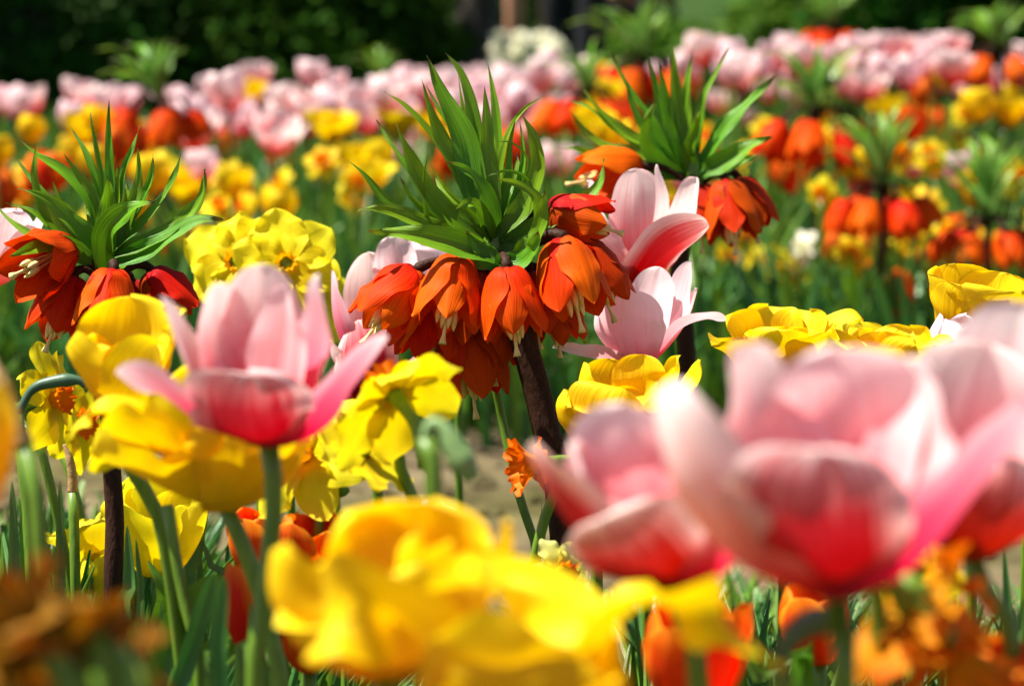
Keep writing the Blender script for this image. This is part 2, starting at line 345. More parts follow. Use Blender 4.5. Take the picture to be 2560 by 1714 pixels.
def gtulip(label, d, base, axis, stem, mat, length=6.2, openness=.4, layers=1, n=6, leaves=(), seed=1, hwf=.40, name='tulip', group=TULIPS_NEAR, ruffle=.07, spin=0, kind='tulip', rad=.33):
    rnd = random.Random(seed); B = W(base[0], base[1], d); Q = basis(axis)
    SPts, g = stem_points(B, stem, d); root = thing(name, label, 'tulip', g, group)
    for i, (pts, hw, cup, a) in enumerate(tulip_shape(rnd, length, openness, n, layers, hwf, kind)):
        P = [B + Q @ (np.array(p) * CM) for p in pts]
        A = Q[:, 2]; L = length * CM
        def hint(pos):
            h = (pos - B) @ A; return (B + np.outer(np.maximum(h, 0) * .55 + L * .5, A)) - pos
        obj('petal', ribbon(P, hw * CM, hint, mat, 20, 11, cup, kind, ruffle, seed * 13 + i, .05, .02), root, g)
    obj('stem', tube(SPts, [rad * 1.1 * CM, rad * CM, rad * CM], M['stem'], 10, 30), root, g)
    for k, lf in enumerate(leaves):
        px_leaf(root, g, d, lf[0], lf[1], M[lf[2] if len(lf) > 2 else 'leaf'], seed=seed * 7 + k)
    return root

def corona_mesh(C, Q, r0, r1, ln, mat, seed, fr=.18, nu=10, nv=56):
    r = random.Random(seed); ph = r.uniform(0, 6)
    V = []; U = []
    for i in range(nu):
        t = i / (nu - 1)
        for k in range(nv):
            a = 2 * math.pi * k / nv
            f = t ** 2 * fr
            rr = (r0 + (r1 - r0) * t ** 1.4) * (1 + f * (math.sin(9 * a + ph) + .7 * math.sin(17 * a + ph * 2) + .5 * math.sin(28 * a)))
            z = ln * t * (1 + f * .6 * math.sin(13 * a + ph))
            V.append(C + Q @ np.array((rr * math.cos(a), rr * math.sin(a), z))); U.append((k / nv, t))
    F = [(i * nv + k, i * nv + (k + 1) % nv, (i + 1) * nv + (k + 1) % nv, (i + 1) * nv + k) for i in range(nu - 1) for k in range(nv)]
    F.append(tuple(range(nv)))
    return V, F, U, mat
def daffodil(label, d, c, face, stem, size=3.4, mat='lemon', cmat='corona', cl=1.4, cr=1.3, layers=1, seed=1, name='daffodil', group='daffodils of the near bed', reflex=.12, leaves=(), droop=0., wilt=False, wide=.38):
    rnd = random.Random(seed); C = W(c[0], c[1], d); Q = basis(face); A = Q[:, 2]
    back = C - A * 2.2 * CM
    neck = back - A * 1.2 * CM + np.array((0, 0, -.012))
    SPts, g = stem_points(neck, stem, d); root = thing(name, label, 'daffodil', g, group)
    for la in range(layers):
        for k in range(6):
            a = 2 * math.pi * (k / 6 + la / 12) + rnd.uniform(-.12, .12); L = size * rnd.uniform(.9, 1.08) * (1 - .2 * la)
            dirv = np.array((math.cos(a), math.sin(a), 0))
            rx = reflex + rnd.uniform(-.12, .12) - .25 * la
            if wilt: rx += rnd.uniform(-.9, .9)
            pts = [C + Q @ (q * CM) for q in (dirv * .15, dirv * L * .4 + np.array((0, 0, .06 * L)), dirv * L * .75 + np.array((0, 0, -rx * L * .35)), dirv * L * (1 if not wilt else .8) + np.array((0, 0, -rx * L)))]
            if droop: pts = [p + np.array((0, 0, -droop * CM * (i / 3) ** 2)) for i, p in enumerate(pts)]
            obj('petal', ribbon(pts, L * (.26 if wilt else wide) * CM, A, M[mat], 16, 9, (.35, -.3), 'tepal', .12 if not wilt else .4, seed * 17 + la * 6 + k, .08, .04), root, g)
    obj('corona', corona_mesh(C, Q, .5 * CM, cr * CM, cl * CM, M[cmat], seed, .18 if not wilt else .3), root, g)
    obj('flower_tube', tube([C + A * .002, back, neck], [.0045, .003, .005], M['stem'], 8, 10), root, g)
    obj('stem', tube([back - A * .006] + SPts, [.0032, .0034, .0036], M['stem'], 10, 34), root, g)
    for k, lf in enumerate(leaves):
        px_leaf(root, g, d, lf[0], lf[1], M[lf[2] if len(lf) > 2 else 'leaf'], seed=seed * 7 + k)
    return root

def bell_petal_pts(N, A, X, Y, L, a, o, k):
    f = 1.0 if k % 2 else .92
    prof_ = [(.03, -.01), (.19 * f, .015), (.31 * f, .15), (.40 * f, .42), (.44 * f + o * .10, .70), ((.35 + .45 * o) * f, 1.0)]
    return [N + A * (z * L) + (X * math.cos(a) + Y * math.sin(a)) * (r * L) for r, z in prof_]
def bell(root, g, whorl, neck, mouth, o=.25, spin=0., mat='bell', seed=1, stam=True):
    """a hanging bell: pedicel (this part's own mesh) with petals and stamens as sub-parts"""
    A = mouth - neck; L = np.linalg.norm(A); A = A / L
    Qm = basis(A); X, Y = Qm[:, 0], Qm[:, 1]
    whorl = whorl - np.array((0, 0, .010)); out = neck - whorl; mid = whorl + out * .6 + np.array((0, 0, .005)) - A * .003
    b = obj('bell', tube([whorl, mid, neck - A * .004, neck + A * .03 * L], [.0028, .0022, .0026, .09 * L], M['brownstem'], 9, 14), root, g)
    for k in range(6):
        a = spin + k * math.pi / 3
        P = bell_petal_pts(neck, A, X, Y, L, a, o * (1 + .25 * math.sin(seed * 3 + k * 2.1)), k)
        def hint(pos):
            h = (pos - neck) @ A; return neck + np.outer(h, A) - pos + A * .2 * L
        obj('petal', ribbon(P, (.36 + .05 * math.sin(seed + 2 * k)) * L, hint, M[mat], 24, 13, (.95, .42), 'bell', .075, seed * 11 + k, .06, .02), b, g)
    if stam:
        r = random.Random(seed)
        for k in range(6):
            a = spin + .5 + k * math.pi / 3; e = (X * math.cos(a) + Y * math.sin(a)); ln = r.uniform(.93, 1.08); sp = r.uniform(.07, .13)
            obj('stamen', tube([neck + A * .1 * L, neck + A * .55 * L + e * sp * .7 * L, neck + A * ln * L + e * sp * L],
                               [.0006] * 8 + [.0007, .0019, .0022, .0017, .0004], M['anther'], 7, 34), b, g)
        obj('style', tube([neck + A * .1 * L, neck + A * .7 * L, neck + A * 1.25 * L], [.0009] * 8 + [.0011, .0012, .0026], M['anther'], 7, 20), b, g)
    return b
def crown_imperial(label, d, whorl, stem, leaves, bells, seed=1, group='crown imperials in flower', top=None, srad=1.05):
    Wp = W(whorl[0], whorl[1], d); SPts, g = stem_points(Wp, stem, d)
    root = thing('crown_imperial', label, 'crown imperial', g, group)
    rnd = random.Random(seed)
    if top is not None:
        T = W(top[0], top[1], d + .005)
        obj('leaf_axis', tube([Wp - np.array((0, 0, .01)), (Wp + T) / 2, T], [.009, .006, .003], M['stem'], 10, 12), root, g)
    obj('stem', tube(SPts, [srad * .85 * CM, srad * CM, srad * CM, srad * 1.1 * CM], M['brownstem'], 16, 40), root, g)
    for i, lf in enumerate(leaves):
        hw, pts, d0, d1 = lf[:4]
        n = len(pts); P = [W(x, y, d + (d0 + (d1 - d0) * (k / (n - 1)) ** .8) * CM) for k, (x, y) in enumerate(pts)]
        P = P[::-1]
        hx = lf[4] if len(lf) > 4 else rnd.uniform(-.7, .7)
        obj('leaf', ribbon(P, hw * 1.32 / FOCAL * d, (hx, -1, rnd.uniform(.15, .9)), M['bellleaf'], 26, 9, (.75, .35), 'leaf' if hw > 9 else 'bract', .15, seed * 50 + i, .12), root, g)
    for i, b in enumerate(bells):
        nk, mo = b[0], b[1]
        bell(root, g, Wp, W(nk[0], nk[1], d + nk[2] * CM), W(mo[0], mo[1], d + mo[2] * CM), b[2], b[3], b[4] if len(b) > 4 else 'bell', seed * 9 + i)
    return root
def cr(ox, oy, s=2.602):
    return lambda pts: [(ox + x / s, oy + y / s) for x, y in pts]
c1, c2, c3 = cr(0, 0), cr(850, 0), cr(1660, 0)
c4, c5, c6 = cr(0, 550), cr(850, 550), cr(1660, 550)
def P1(f, x, y, dd): q = f([(x, y)])[0]; return (q[0], q[1], dd)

# ------------------------------------------------------------------ the near bed, flower by flower
# -- pink tulips out of focus in front
tulip('huge wide open pale pink tulip with a smooth rounded front petal and dark red base', .75, (2090, 1500), (2085, 900, 0), [
    ([(2062, 1410, -2.9), (2035, 1270, -4.6), (2050, 1120, -5.2)], 2.1, (.75, .4), 'broad'),
    ([(1880, 1420, -1.2), (1710, 1220, -1.8), (1640, 985, -.8)], 2.3),
    ([(1960, 1270, 1.2), (1880, 1050, 2.2), (1850, 862, 2)], 1.8),
    ([(2095, 1260, 2.6), (2110, 1040, 3.2), (2085, 868, 2.6)], 2.0),
    ([(2270, 1415, -1.2), (2430, 1230, -1.6), (2590, 1040, -1)], 2.2),
    ([(2230, 1280, 1.5), (2290, 1080, 2.4), (2310, 900, 2)], 1.7)],
    [(2105, 1600, 0), (2110, 1714, 0)], M['pink'], shaded_flame=(0,), rose=(4,), seed=1, rad=.36, dk=1.22, kind0='broad')
tulip('pink tulip beside the huge pale one, its narrow petal tip near the brown stem', .83, (1690, 1482), (1600, 1050, 0), [
    ([(1530, 1405, -.8), (1410, 1275, -1), (1325, 1118, 0)], 1.6),
    ([(1610, 1430, -2.2), (1550, 1360, -3), (1500, 1295, -3.3)], 2.1, (.95, .5), 'broad'),
    ([(1580, 1310, 1.2), (1550, 1150, 2), (1560, 1008, 1.8)], 1.7),
    ([(1530, 1290, .6), (1455, 1190, .8), (1425, 1108, .5)], 1.25),
    ([(1680, 1300, 1.8), (1690, 1150, 2.4), (1680, 1030, 2)], 1.8),
    ([(1815, 1410, -.6), (1880, 1280, -.6), (1890, 1150, 0)], 2.0)],
    [(1720, 1600, 0), (1745, 1714, 0)], M['pink'], shaded_flame=(0, 1), rose=(2, 5), seed=2, dk=1.22)
tulip('tall pink tulip cut off by the picture edge, rising above the huge pale tulip', .88, (2420, 1405), (2480, 900, 0), [
    ([(2390, 1260, .5), (2420, 1040, 1.2), (2470, 858, 1)], 1.95),
    ([(2480, 1200, 2), (2525, 960, 3), (2560, 755, 3)], 1.8),
    ([(2460, 1350, -2.4), (2500, 1250, -3.4), (2530, 1140, -3.4)], 2.0),
    ([(2560, 1340, 0), (2680, 1200, 0), (2720, 1000, 0)], 1.9),
    ([(2340, 1350, -.8), (2290, 1240, -1), (2262, 1110, -.5)], 1.5)],
    [(2470, 1500, 0), (2540, 1714, 0)], M['pink'], shaded_flame=(2, 4), seed=3, dk=1.22, kind0='broad')
# -- the pink tulip in front at the left
tulip('deep pink tulip with white edged petals spread like a star above a yellow tulip', 1.24, (672, 1122), (650, 720, 0), [
    ([(525, 1062, -1), (410, 985, -1.7), (292, 928, -1.6)], 1.6, (.7, .35), 'tulip'),
    ([(635, 1085, -2.4), (615, 1015, -3.6), (618, 932, -4.5)], 2.45, (.9, .3), 'broad', .1),
    ([(795, 1075, -.8), (868, 965, -1.4), (967, 838, -1.2)], 1.6, (.75, .35), 'tulip'),
    ([(545, 1010, 1), (458, 880, 1.1), (403, 742, .4)], 1.4),
    ([(590, 980, 2.3), (548, 850, 2.8), (540, 708, 2.2)], 1.6),
    ([(660, 980, 2.8), (655, 810, 3.6), (650, 660, 3)], 1.75),
    ([(695, 980, 1.6), (712, 850, 2), (715, 715, 1.4)], 1.35),
    ([(765, 975, 1.8), (808, 840, 2), (795, 688, 1.2)], 1.4)],
    [(686, 1230, 0), (672, 1400, 0), (650, 1560, 0), (636, 1714, 0)], M['pink'], shaded_flame=(1,), rose=(0, 2, 7), seed=4, rad=.36,
    leaves=[([(560, 1790, 1), (545, 1600, 1), (560, 1440, 1)], .38)])
# -- yellow tulips at the left
tulip('ruffled yellow tulip with small curled inner petals, below the bells of the leafy crown imperial', 1.5, (300, 1050), (318, 740, 0), [
    ([(305, 940, 2), (322, 830, 2.6), (325, 740, 2.2)], 2.1),
    ([(245, 950, 1), (222, 865, 1.3), (232, 832, 1.2)], 1.4),
    ([(232, 965, -1.2), (186, 900, -1.4), (170, 868, -1)], 1.45),
    ([(272, 965, -.6), (266, 905, -1), (284, 872, -1)], .85),
    ([(312, 965, -1), (316, 910, -1.4), (338, 880, -1)], .95),
    ([(385, 950, .2), (424, 850, .9), (455, 770, .8)], 1.5),
    ([(335, 1005, -2.4), (372, 935, -2.8), (395, 862, -2)], 1.7)],
    [(330, 1180, 1), (420, 1400, 2)], M['yellow'], seed=5, ruffle=.12, wk=1.15, kind0='broad')
tulip('big yellow tulip with one long petal curling down, directly under the deep pink tulip', 1.36, (560, 1278), (540, 990, 0), [
    ([(470, 1150, .2), (360, 1040, .3), (255, 1026, 0), (192, 1060, 0), (177, 1094, 0)], 1.35, (.9, .5), 'point'),
    ([(450, 1225, -1), (335, 1170, -1.4), (228, 1140, -1.4)], 2.0, (.8, .3), 'broad', .14),
    ([(490, 1190, -1), (385, 1120, -1.2), (258, 1078, -.8)], 1.8, (.8, .4)),
    ([(505, 1180, -1.6), (425, 1095, -2.1), (352, 1035, -1.6)], 2.0),
    ([(645, 1240, -1.4), (728, 1175, -1.4), (772, 1095, -.8)], 1.9),
    ([(530, 1205, -2.4), (492, 1115, -3.3), (470, 1058, -2.8)], 2.05, (1.1, .7)),
    ([(620, 1230, -2), (685, 1150, -2.4), (700, 1065, -1.8)], 2.0, (1.1, .7)),
    ([(670, 1225, 0), (755, 1140, .2), (790, 1060, .5)], 1.9),
    ([(505, 1130, 2), (435, 1010, 2.8), (402, 962, 2.4)], 2.0),
    ([(600, 1130, 2.4), (600, 1035, 3), (602, 968, 3)], 2.0)],
    [(602, 1350, 0), (650, 1480, 0), (690, 1640, 0), (705, 1760, 0)], M['yellow'], seed=6, ruffle=.1, rad=.36, wk=1.22, kind0='broad')
# -- yellow tulips out of focus at the bottom
tulip('large blurred yellow tulip with upright rounded petals, standing in front of the bare soil', .84, (960, 1710), (980, 1250, 0), [
    ([(800, 1650, -1), (702, 1510, -1.4), (688, 1380, -.8)], 1.9),
    ([(950, 1520, 2), (890, 1390, 3), (872, 1278, 2.4)], 2.2),
    ([(1040, 1520, 2), (1082, 1370, 3), (1072, 1252, 2.4)], 2.2),
    ([(1150, 1570, .5), (1258, 1430, .5), (1275, 1308, 0)], 1.15),
    ([(930, 1610, -2.8), (900, 1540, -3.8), (880, 1480, -3.4)], 2.3),
    ([(1000, 1500, 0), (1035, 1410, 0), (1056, 1318, 0)], 1.0),
    ([(1085, 1540, -1), (1110, 1450, -1), (1125, 1352, -1)], 1.1),
    ([(1100, 1630, -2), (1185, 1545, -2.4), (1205, 1462, -2)], 1.9)],
    [(965, 1900, 0)], M['yellow'], seed=7, ruffle=.12, dk=1.18, wk=1.1, kind0='broad')
tulip('blurred yellow tulip whose longest petal arches over and points down at the red tulip', .7, (1330, 1960), (1310, 1500, 0), [
    ([(1420, 1760, -.4), (1520, 1580, -.5), (1620, 1505, -.5), (1770, 1545, -.5), (1960, 1670, -.5)], 1.35, (.9, .5), 'point'),
    ([(1180, 1770, -1), (1060, 1590, -1.5), (950, 1510, -1.5), (850, 1550, -1), (760, 1650, -1)], 1.3, (.9, .4)),
    ([(1300, 1760, 1), (1290, 1590, 1), (1262, 1452, 0)], 2.1),
    ([(1240, 1810, -2), (1150, 1670, -2.8), (1080, 1590, -2.8)], 1.9),
    ([(1400, 1770, 1.5), (1425, 1610, 2), (1405, 1522, 2)], 1.7),
    ([(1340, 1800, -2.8), (1350, 1700, -3.6), (1360, 1610, -3.2)], 1.9)],
    [(1340, 2100, 0)], M['yellow'], seed=8, ruffle=.12, dk=1.3, wk=1.1)
gtulip('yellow tulip mostly cut off by the picture edge, beside a bent brown stem', .95, (-150, 1330), (.05, -.1, 1), [(-40, 1500, 0)], M['yellow'], 5.8, .3, seed=31)
# -- pink tulips in focus behind the big crown imperial
tulip('pink tulip with one petal bleached white by the sun, between two crown imperials', 2.05, (1590, 748), (1600, 440, 0), [
    ([(1592, 640, 2), (1592, 520, 2.5), (1590, 421, 2)], 1.95),
    ([(1525, 655, 1), (1475, 550, 1.5), (1472, 450, 1)], 1.8),
    ([(1535, 690, -1.6), (1485, 600, -2), (1470, 505, -1.5)], 1.9),
    ([(1640, 640, .6), (1664, 510, 1), (1642, 411, .6)], .85),
    ([(1670, 640, 2.6), (1722, 530, 3.2), (1740, 443, 2.6)], 1.6),
    ([(1615, 695, -2.4), (1668, 625, -3.2), (1772, 562, -2.8)], 2.0)],
    [(1600, 900, 0), (1610, 1000, 0)], M['pink'], shaded_flame=(5,), seed=9)
tulip('pale pink tulip with one petal flared out sideways, just above a yellow tulip', 1.95, (1600, 930), (1610, 670, 0), [
    ([(1572, 880, -2.2), (1562, 800, -2.9), (1572, 722, -2.9)], 2.3, (.95, .5), 'broad'),
    ([(1680, 835, 1.4), (1712, 745, 2), (1728, 654, 1.4)], 1.5),
    ([(1620, 800, 2), (1640, 720, 2.5), (1650, 667, 2.4)], 1.6),
    ([(1655, 872, -.8), (1705, 818, -1), (1765, 796, -1), (1816, 800, -1)], .9, (1.0, .5), 'tulip'),
    ([(1665, 872, .5), (1715, 800, .6), (1742, 720, .5)], 1.3),
    ([(1520, 898, -1), (1445, 885, -1), (1382, 868, -1)], 1.2)],
    [(1610, 1050, 0)], M['pale'], seed=10)
tulip('pink tulip half hidden behind the front bells of the large crown imperial', 2.06, (925, 1040), (935, 640, 0), [
    ([(885, 920, -.5), (838, 800, -.8), (828, 676, -.6)], 1.9),
    ([(930, 860, 2), (920, 730, 2.5), (920, 630, 2)], 1.9),
    ([(965, 850, 1.5), (1000, 700, 2), (970, 592, 1.5)], 1.9),
    ([(915, 960, -2.4), (905, 880, -3), (895, 800, -2.4)], 2.2),
    ([(1030, 940, 0), (1085, 865, 0), (1100, 800, 0)], 1.8),
    ([(880, 970, -1), (838, 905, -1), (822, 850, -1)], 1.5)],
    [(940, 1150, 0)], M['pink'], rose=(0, 2, 4), shaded_flame=(3,), seed=11)
gtulip('pink tulip hidden behind the leaf tuft of the large crown imperial', 2.4, (1140, 800), (0, 0, 1), [(1145, 950, 0)], M['pale'], 8.2, .5, seed=12)
gtulip('pink tulip at the picture edge behind the crown imperial with an upturned bell', 2.0, (-45, 720), (.1, 0, 1), [(-40, 900, 0)], M['pale'], 6.6, .5, seed=13)
gtulip('slim pale pink tulip with a closed tip, peeping over the huge pale tulip', 1.8, (2385, 1040), (0.02, 0, 1), [(2385, 1180, 0)], M['pale'], 6.2, .05, seed=14, hwf=.33)
# -- yellow tulips in focus at the right
tulip('bright yellow tulip with many overlapping petals, beside the thick brown crown imperial stem', 1.78, (1480, 1160), (1560, 900, 0), [
    ([(1425, 1085, -1), (1395, 1020, -1), (1412, 972, -1)], 1.0),
    ([(1468, 1040, -.5), (1452, 960, -.5), (1462, 905, -.5)], 1.0),
    ([(1520, 1010, 2), (1530, 940, 2.5), (1540, 898, 2.4)], 1.6),
    ([(1600, 1010, 2), (1605, 930, 2), (1610, 886, 2)], 1.4),
    ([(1535, 1065, -2), (1545, 1015, -2.4), (1560, 972, -2)], 2.3),
    ([(1640, 1020, 0), (1690, 940, 0), (1692, 888, 0)], 1.5),
    ([(1680, 1030, 1), (1740, 955, 1), (1748, 898, 1)], 1.1)],
    [(1490, 1300, 0)], M['yellow'], seed=15, ruffle=.1, wk=1.25, kind0='broad')
gtulip('frilly double yellow tulip behind the huge pale tulip, lower of two in a row', 1.75, (2205, 1010), (.05, -.1, 1), [(2205, 1150, 0)], M['yellow'], 5.4, .7, 2, seed=16, ruffle=.14, hwf=.46, kind='broad')
gtulip('double yellow tulip with many small upright petals, seen over the huge pale tulip', 1.92, (1955, 985), (-.05, -.1, 1), [(1960, 1150, 0)], M['yellow'], 6.0, .72, 2, 7, seed=17, ruffle=.14, hwf=.40, kind='broad')
gtulip('golden yellow tulip with broad smooth petals, high up at the picture edge', 1.86, (2440, 905), (.1, -.12, 1), [(2440, 1050, 0)], M['yellow'], 6.4, .55, 1, seed=18, hwf=.50, kind='broad')
gtulip('golden yellow tulip pressed against its neighbour at the picture edge, behind the tall pink tulip', 1.9, (2575, 890), (.0, -.05, 1), [(2575, 1050, 0)], M['yellow'], 5.6, .5, 1, seed=19)
# -- orange and red tulips low in the near bed
gtulip('slender closed orange tulip low among green leaves, beside the stem of the deep pink tulip', 1.5, (668, 1640), (-.25, 0, 1), [(665, 1720, 0)], M['orange_tulip'], 5.0, .0, seed=20, hwf=.30,
       leaves=[([(420, 1800, -4), (470, 1650, -4), (535, 1430, -5)], .5), ([(395, 1780, 3), (450, 1560, 3), (560, 1440, 1)], 1.0, 'grassleaf'), ([(440, 1760, 5), (560, 1620, 4), (640, 1590, 2)], 1.0, 'grassleaf')])
gtulip('ruffled red orange tulip showing above the blurred yellow tulip', 1.62, (775, 1445), (.03, -.25, 1), [(770, 1600, 0)], M['orange_tulip'], 4.0, .32, seed=21, ruffle=.12, hwf=.42)
gtulip('orange tulip partly covered by two crossing green stems', 1.66, (650, 1440), (-.05, -.1, 1), [(655, 1600, 0)], M['orange_tulip'], 3.9, .25, seed=22)
gtulip('bright red tulip with yellow rimmed petals, under the arching yellow petal', 1.32, (1730, 1790), (.0, -.1, 1), [(1735, 1900, 0)], M['orange_tulip'], 5.6, .28, seed=23, hwf=.38)
gtulip('red tulip glimpsed just below the base of the huge pale tulip', 1.5, (2050, 1660), (-.1, -.1, 1), [(2050, 1750, 0)], M['orange_tulip'], 4.4, .2, seed=24)
gtulip('orange tulip with a smooth rounded back, at the bottom picture corner', 1.08, (2510, 1850), (-.05, -.1, 1), [(2510, 2000, 0)], M['orange_tulip'], 4.2, .25, seed=25)
gtulip('small red tulip hidden under the big blurred yellow tulip', 1.5, (775, 1680), (0, -.1, 1), [(775, 1800, 0)], M['orange_tulip'], 3.6, .2, seed=26)
# -- daffodils
daffodil('daffodil seen from behind with flaring yellow petals, under the largest ring of bells', 1.45, (985, 985), (-.45, .55, .55), [(1045, 1090, 0), (1075, 1200, 0), (1085, 1300, 0)], 3.9, 'lemon', cl=1.3, cr=1.1, seed=1, droop=.9)
daffodil('drooping daffodil with a small red cup pointing down, below the backward facing daffodil', 1.52, (905, 1130), (-.4, .25, -.6), [(1010, 1210, 0), (1045, 1260, 0), (1065, 1400, 0)], 3.1, 'lemon', 'orange_tulip', .8, .6, seed=2, droop=.4)
daffodil('yellow daffodil with a frilled orange cup, beside the yellow tulip with the curling petal', 1.62, (765, 1135), (-.45, -.6, .35), [(800, 1300, 0)], 4.2, 'lemon', cl=1.5, cr=1.25, seed=3)
daffodil('yellow daffodil facing the brown stem of the leafy crown imperial', 1.95, (130, 1000), (.75, -.3, .15), [(110, 1150, 0)], 4.1, 'lemon', cl=1.2, cr=1., seed=4)
daffodil('yellow daffodil hanging low behind the ruffled yellow tulip', 2.05, (190, 1060), (.55, -.45, .1), [(180, 1200, 0)], 3.6, 'lemon', cl=1.2, cr=1., seed=5)
daffodil('yellow daffodil with an orange heart, topmost of the cluster behind the deep pink tulip', 2.15, (590, 655), (-.25, -.8, .35), [(600, 850, 0)], 4.4, 'lemon', 'gold_corona', cl=.6, cr=.7, layers=1, wide=.5, reflex=.0, seed=6)
daffodil('broad petalled yellow daffodil facing forward, middle of the cluster behind the deep pink tulip', 2.12, (715, 660), (.1, -.8, .45), [(715, 850, 0)], 4.4, 'lemon', 'gold_corona', cl=.6, cr=.7, layers=1, wide=.5, reflex=.0, seed=7)
daffodil('yellow daffodil lowest in its cluster, beside the tall petals of the deep pink tulip', 2.3, (775, 725), (.5, -.6, .25), [(790, 900, 0)], 4.4, 'lemon', 'gold_corona', cl=.6, cr=.7, layers=1, wide=.5, reflex=.0, seed=8)
daffodil('yellow daffodil tipped back to face the sky, in the cluster behind the deep pink tulip', 2.2, (655, 640), (-.1, -.6, .7), [(655, 850, 0)], 4.4, 'lemon', 'gold_corona', cl=.6, cr=.7, layers=1, wide=.5, reflex=.0, seed=9)
daffodil('small pale yellow daffodil with an orange cup, under the narrow pink petal tip', 1.66, (1400, 1435), (.5, -.65, .2), [(1390, 1560, 0)], 2.4, 'cream', cl=.9, cr=.65, seed=10)
daffodil('small pale yellow daffodil below the one with the orange cup', 1.62, (1400, 1570), (-.2, -.6, .2), [(1400, 1660, 0)], 2.3, 'cream', 'cream', cl=.8, cr=.6, seed=11)
daffodil('daffodil with a crinkled orange cup turned sideways, before a thin green stem', 1.72, (1345, 1160), (-.9, -.3, -.05), [(1360, 1300, 0)], 1.6, 'corona', cl=1.5, cr=1.5, seed=12)
gtulip('lemon yellow tulip standing low between two stems below the yellow tulips', 1.9, (392, 1440), (.08, -.1, 1), [(395, 1540, 0)], M['lemon'], 6.6, .42, seed=32, ruffle=.12)
gtulip('lemon yellow tulip behind the brown crown imperial stem, one petal stretched out past it', 2.0, (262, 1420), (-.35, .1, .9), [(268, 1520, 0)], M['lemon'], 4.6, .9, seed=33, ruffle=.12)
gtulip('slim half closed yellow tulip low beside the brown crown imperial stem', 1.98, (250, 1540), (.0, -.05, 1), [(250, 1640, 0)], M['lemon'], 4.4, .05, seed=34, hwf=.34)
daffodil('yellow daffodil in the shade under the tall pink tulip', 1.2, (2290, 1440), (-.3, -.6, .3), [(2300, 1560, 0)], 2.3, 'yellow', 'yellow', 1.0, .9, seed=16)
daffodil('wilted amber daffodil with hanging shrivelled petals, beside the stem of the huge pale tulip', .98, (2270, 1520), (.45, .25, -.7), [(2200, 1600, 0)], 3.4, 'amber', 'corona', 1.8, 1.4, seed=17, droop=1.6, wilt=True)
daffodil('second wilted orange daffodil, crumpled into a ruffled lump at the bottom picture edge', .98, (2375, 1610), (.5, -.1, -.85), [(2420, 1760, 0)], 2.6, 'amber', 'corona', 2.2, 1.5, seed=18, droop=1.2, wilt=True)
daffodil('wilted brown and orange daffodil, large and blurred at the bottom picture corner', .80, (90, 1600), (-.5, .35, .55), [(250, 1640, 0), (330, 1780, 0)], 3.2, 'wilt', 'wilt', 1.6, 1.4, seed=19, droop=1.5, wilt=True)
daffodil('wilted brown daffodil bent over beside the larger wilted one', .84, (225, 1670), (-.1, .6, -.3), [(330, 1690, 0), (370, 1800, 0)], 2.8, 'wilt', 'wilt', 1.3, 1.0, seed=20, droop=1.2, wilt=True)

# -- nodding seed heads and buds
def bud(label, d, pts, radii, tip_mat, stem_from, seed=1):
    P = [W(x, y, d + dd * CM) for x, y, dd in pts]
    SPts, g = stem_points(P[0], stem_from, d)
    root = thing('nodding_bud', label, 'flower bud', g, 'nodding buds of the near bed')
    obj('stem', tube(SPts, [.0035, .0034, .0036], M['stem'], 10, 26), root, g)
    obj('bud', tube(P, [r * CM for r in radii], M[tip_mat], 12, 26), root, g)
    return root
bud('grey green bud hooked over at the end of its stalk, below the huge pale tulip', 1.0, [(1955, 1690, 0), (1962, 1620, 0), (2010, 1565, 0), (2070, 1550, 0), (2110, 1565, 0)], [.24, .26, .44, .5, .2], 'darkgreen', [(1950, 1760, 0)])
bud('pale green hanging bud in front of the bare soil, beside the backward facing daffodil', 1.1, [(1062, 1095, 0), (1078, 1058, 0), (1108, 1072, 0), (1145, 1135, 0), (1185, 1200, 0)], [.2, .24, .42, .55, .3], 'palebud', [(1072, 1180, 0), (1090, 1300, 0)])
bud('dark grey green bud bent level on a brown dry stalk, behind the ruffled yellow tulip', 1.7, [(45, 1035, 0), (80, 975, 0), (130, 955, 0), (190, 950, 0), (215, 965, 0)], [.26, .24, .34, .42, .15], 'darkgreen', [(50, 1090, 0), (70, 1300, 0), (80, 1500, 0)])
bud('brown dry flower stalk leaning beside the yellow tulip at the picture edge', 1.15, [(60, 1110, 0), (30, 1040, 0), (5, 960, 0), (-20, 900, 0)], [.4, .38, .4, .2], 'dry', [(90, 1220, 0), (110, 1500, 0)])
bud('papery brown dead bud between green stems, below the hanging yellow daffodils', 1.9, [(182, 1230, 0), (180, 1180, 0), (172, 1140, 0), (160, 1110, 0)], [.34, .3, .28, .1], 'dry', [(185, 1300, 0), (190, 1500, 0)])

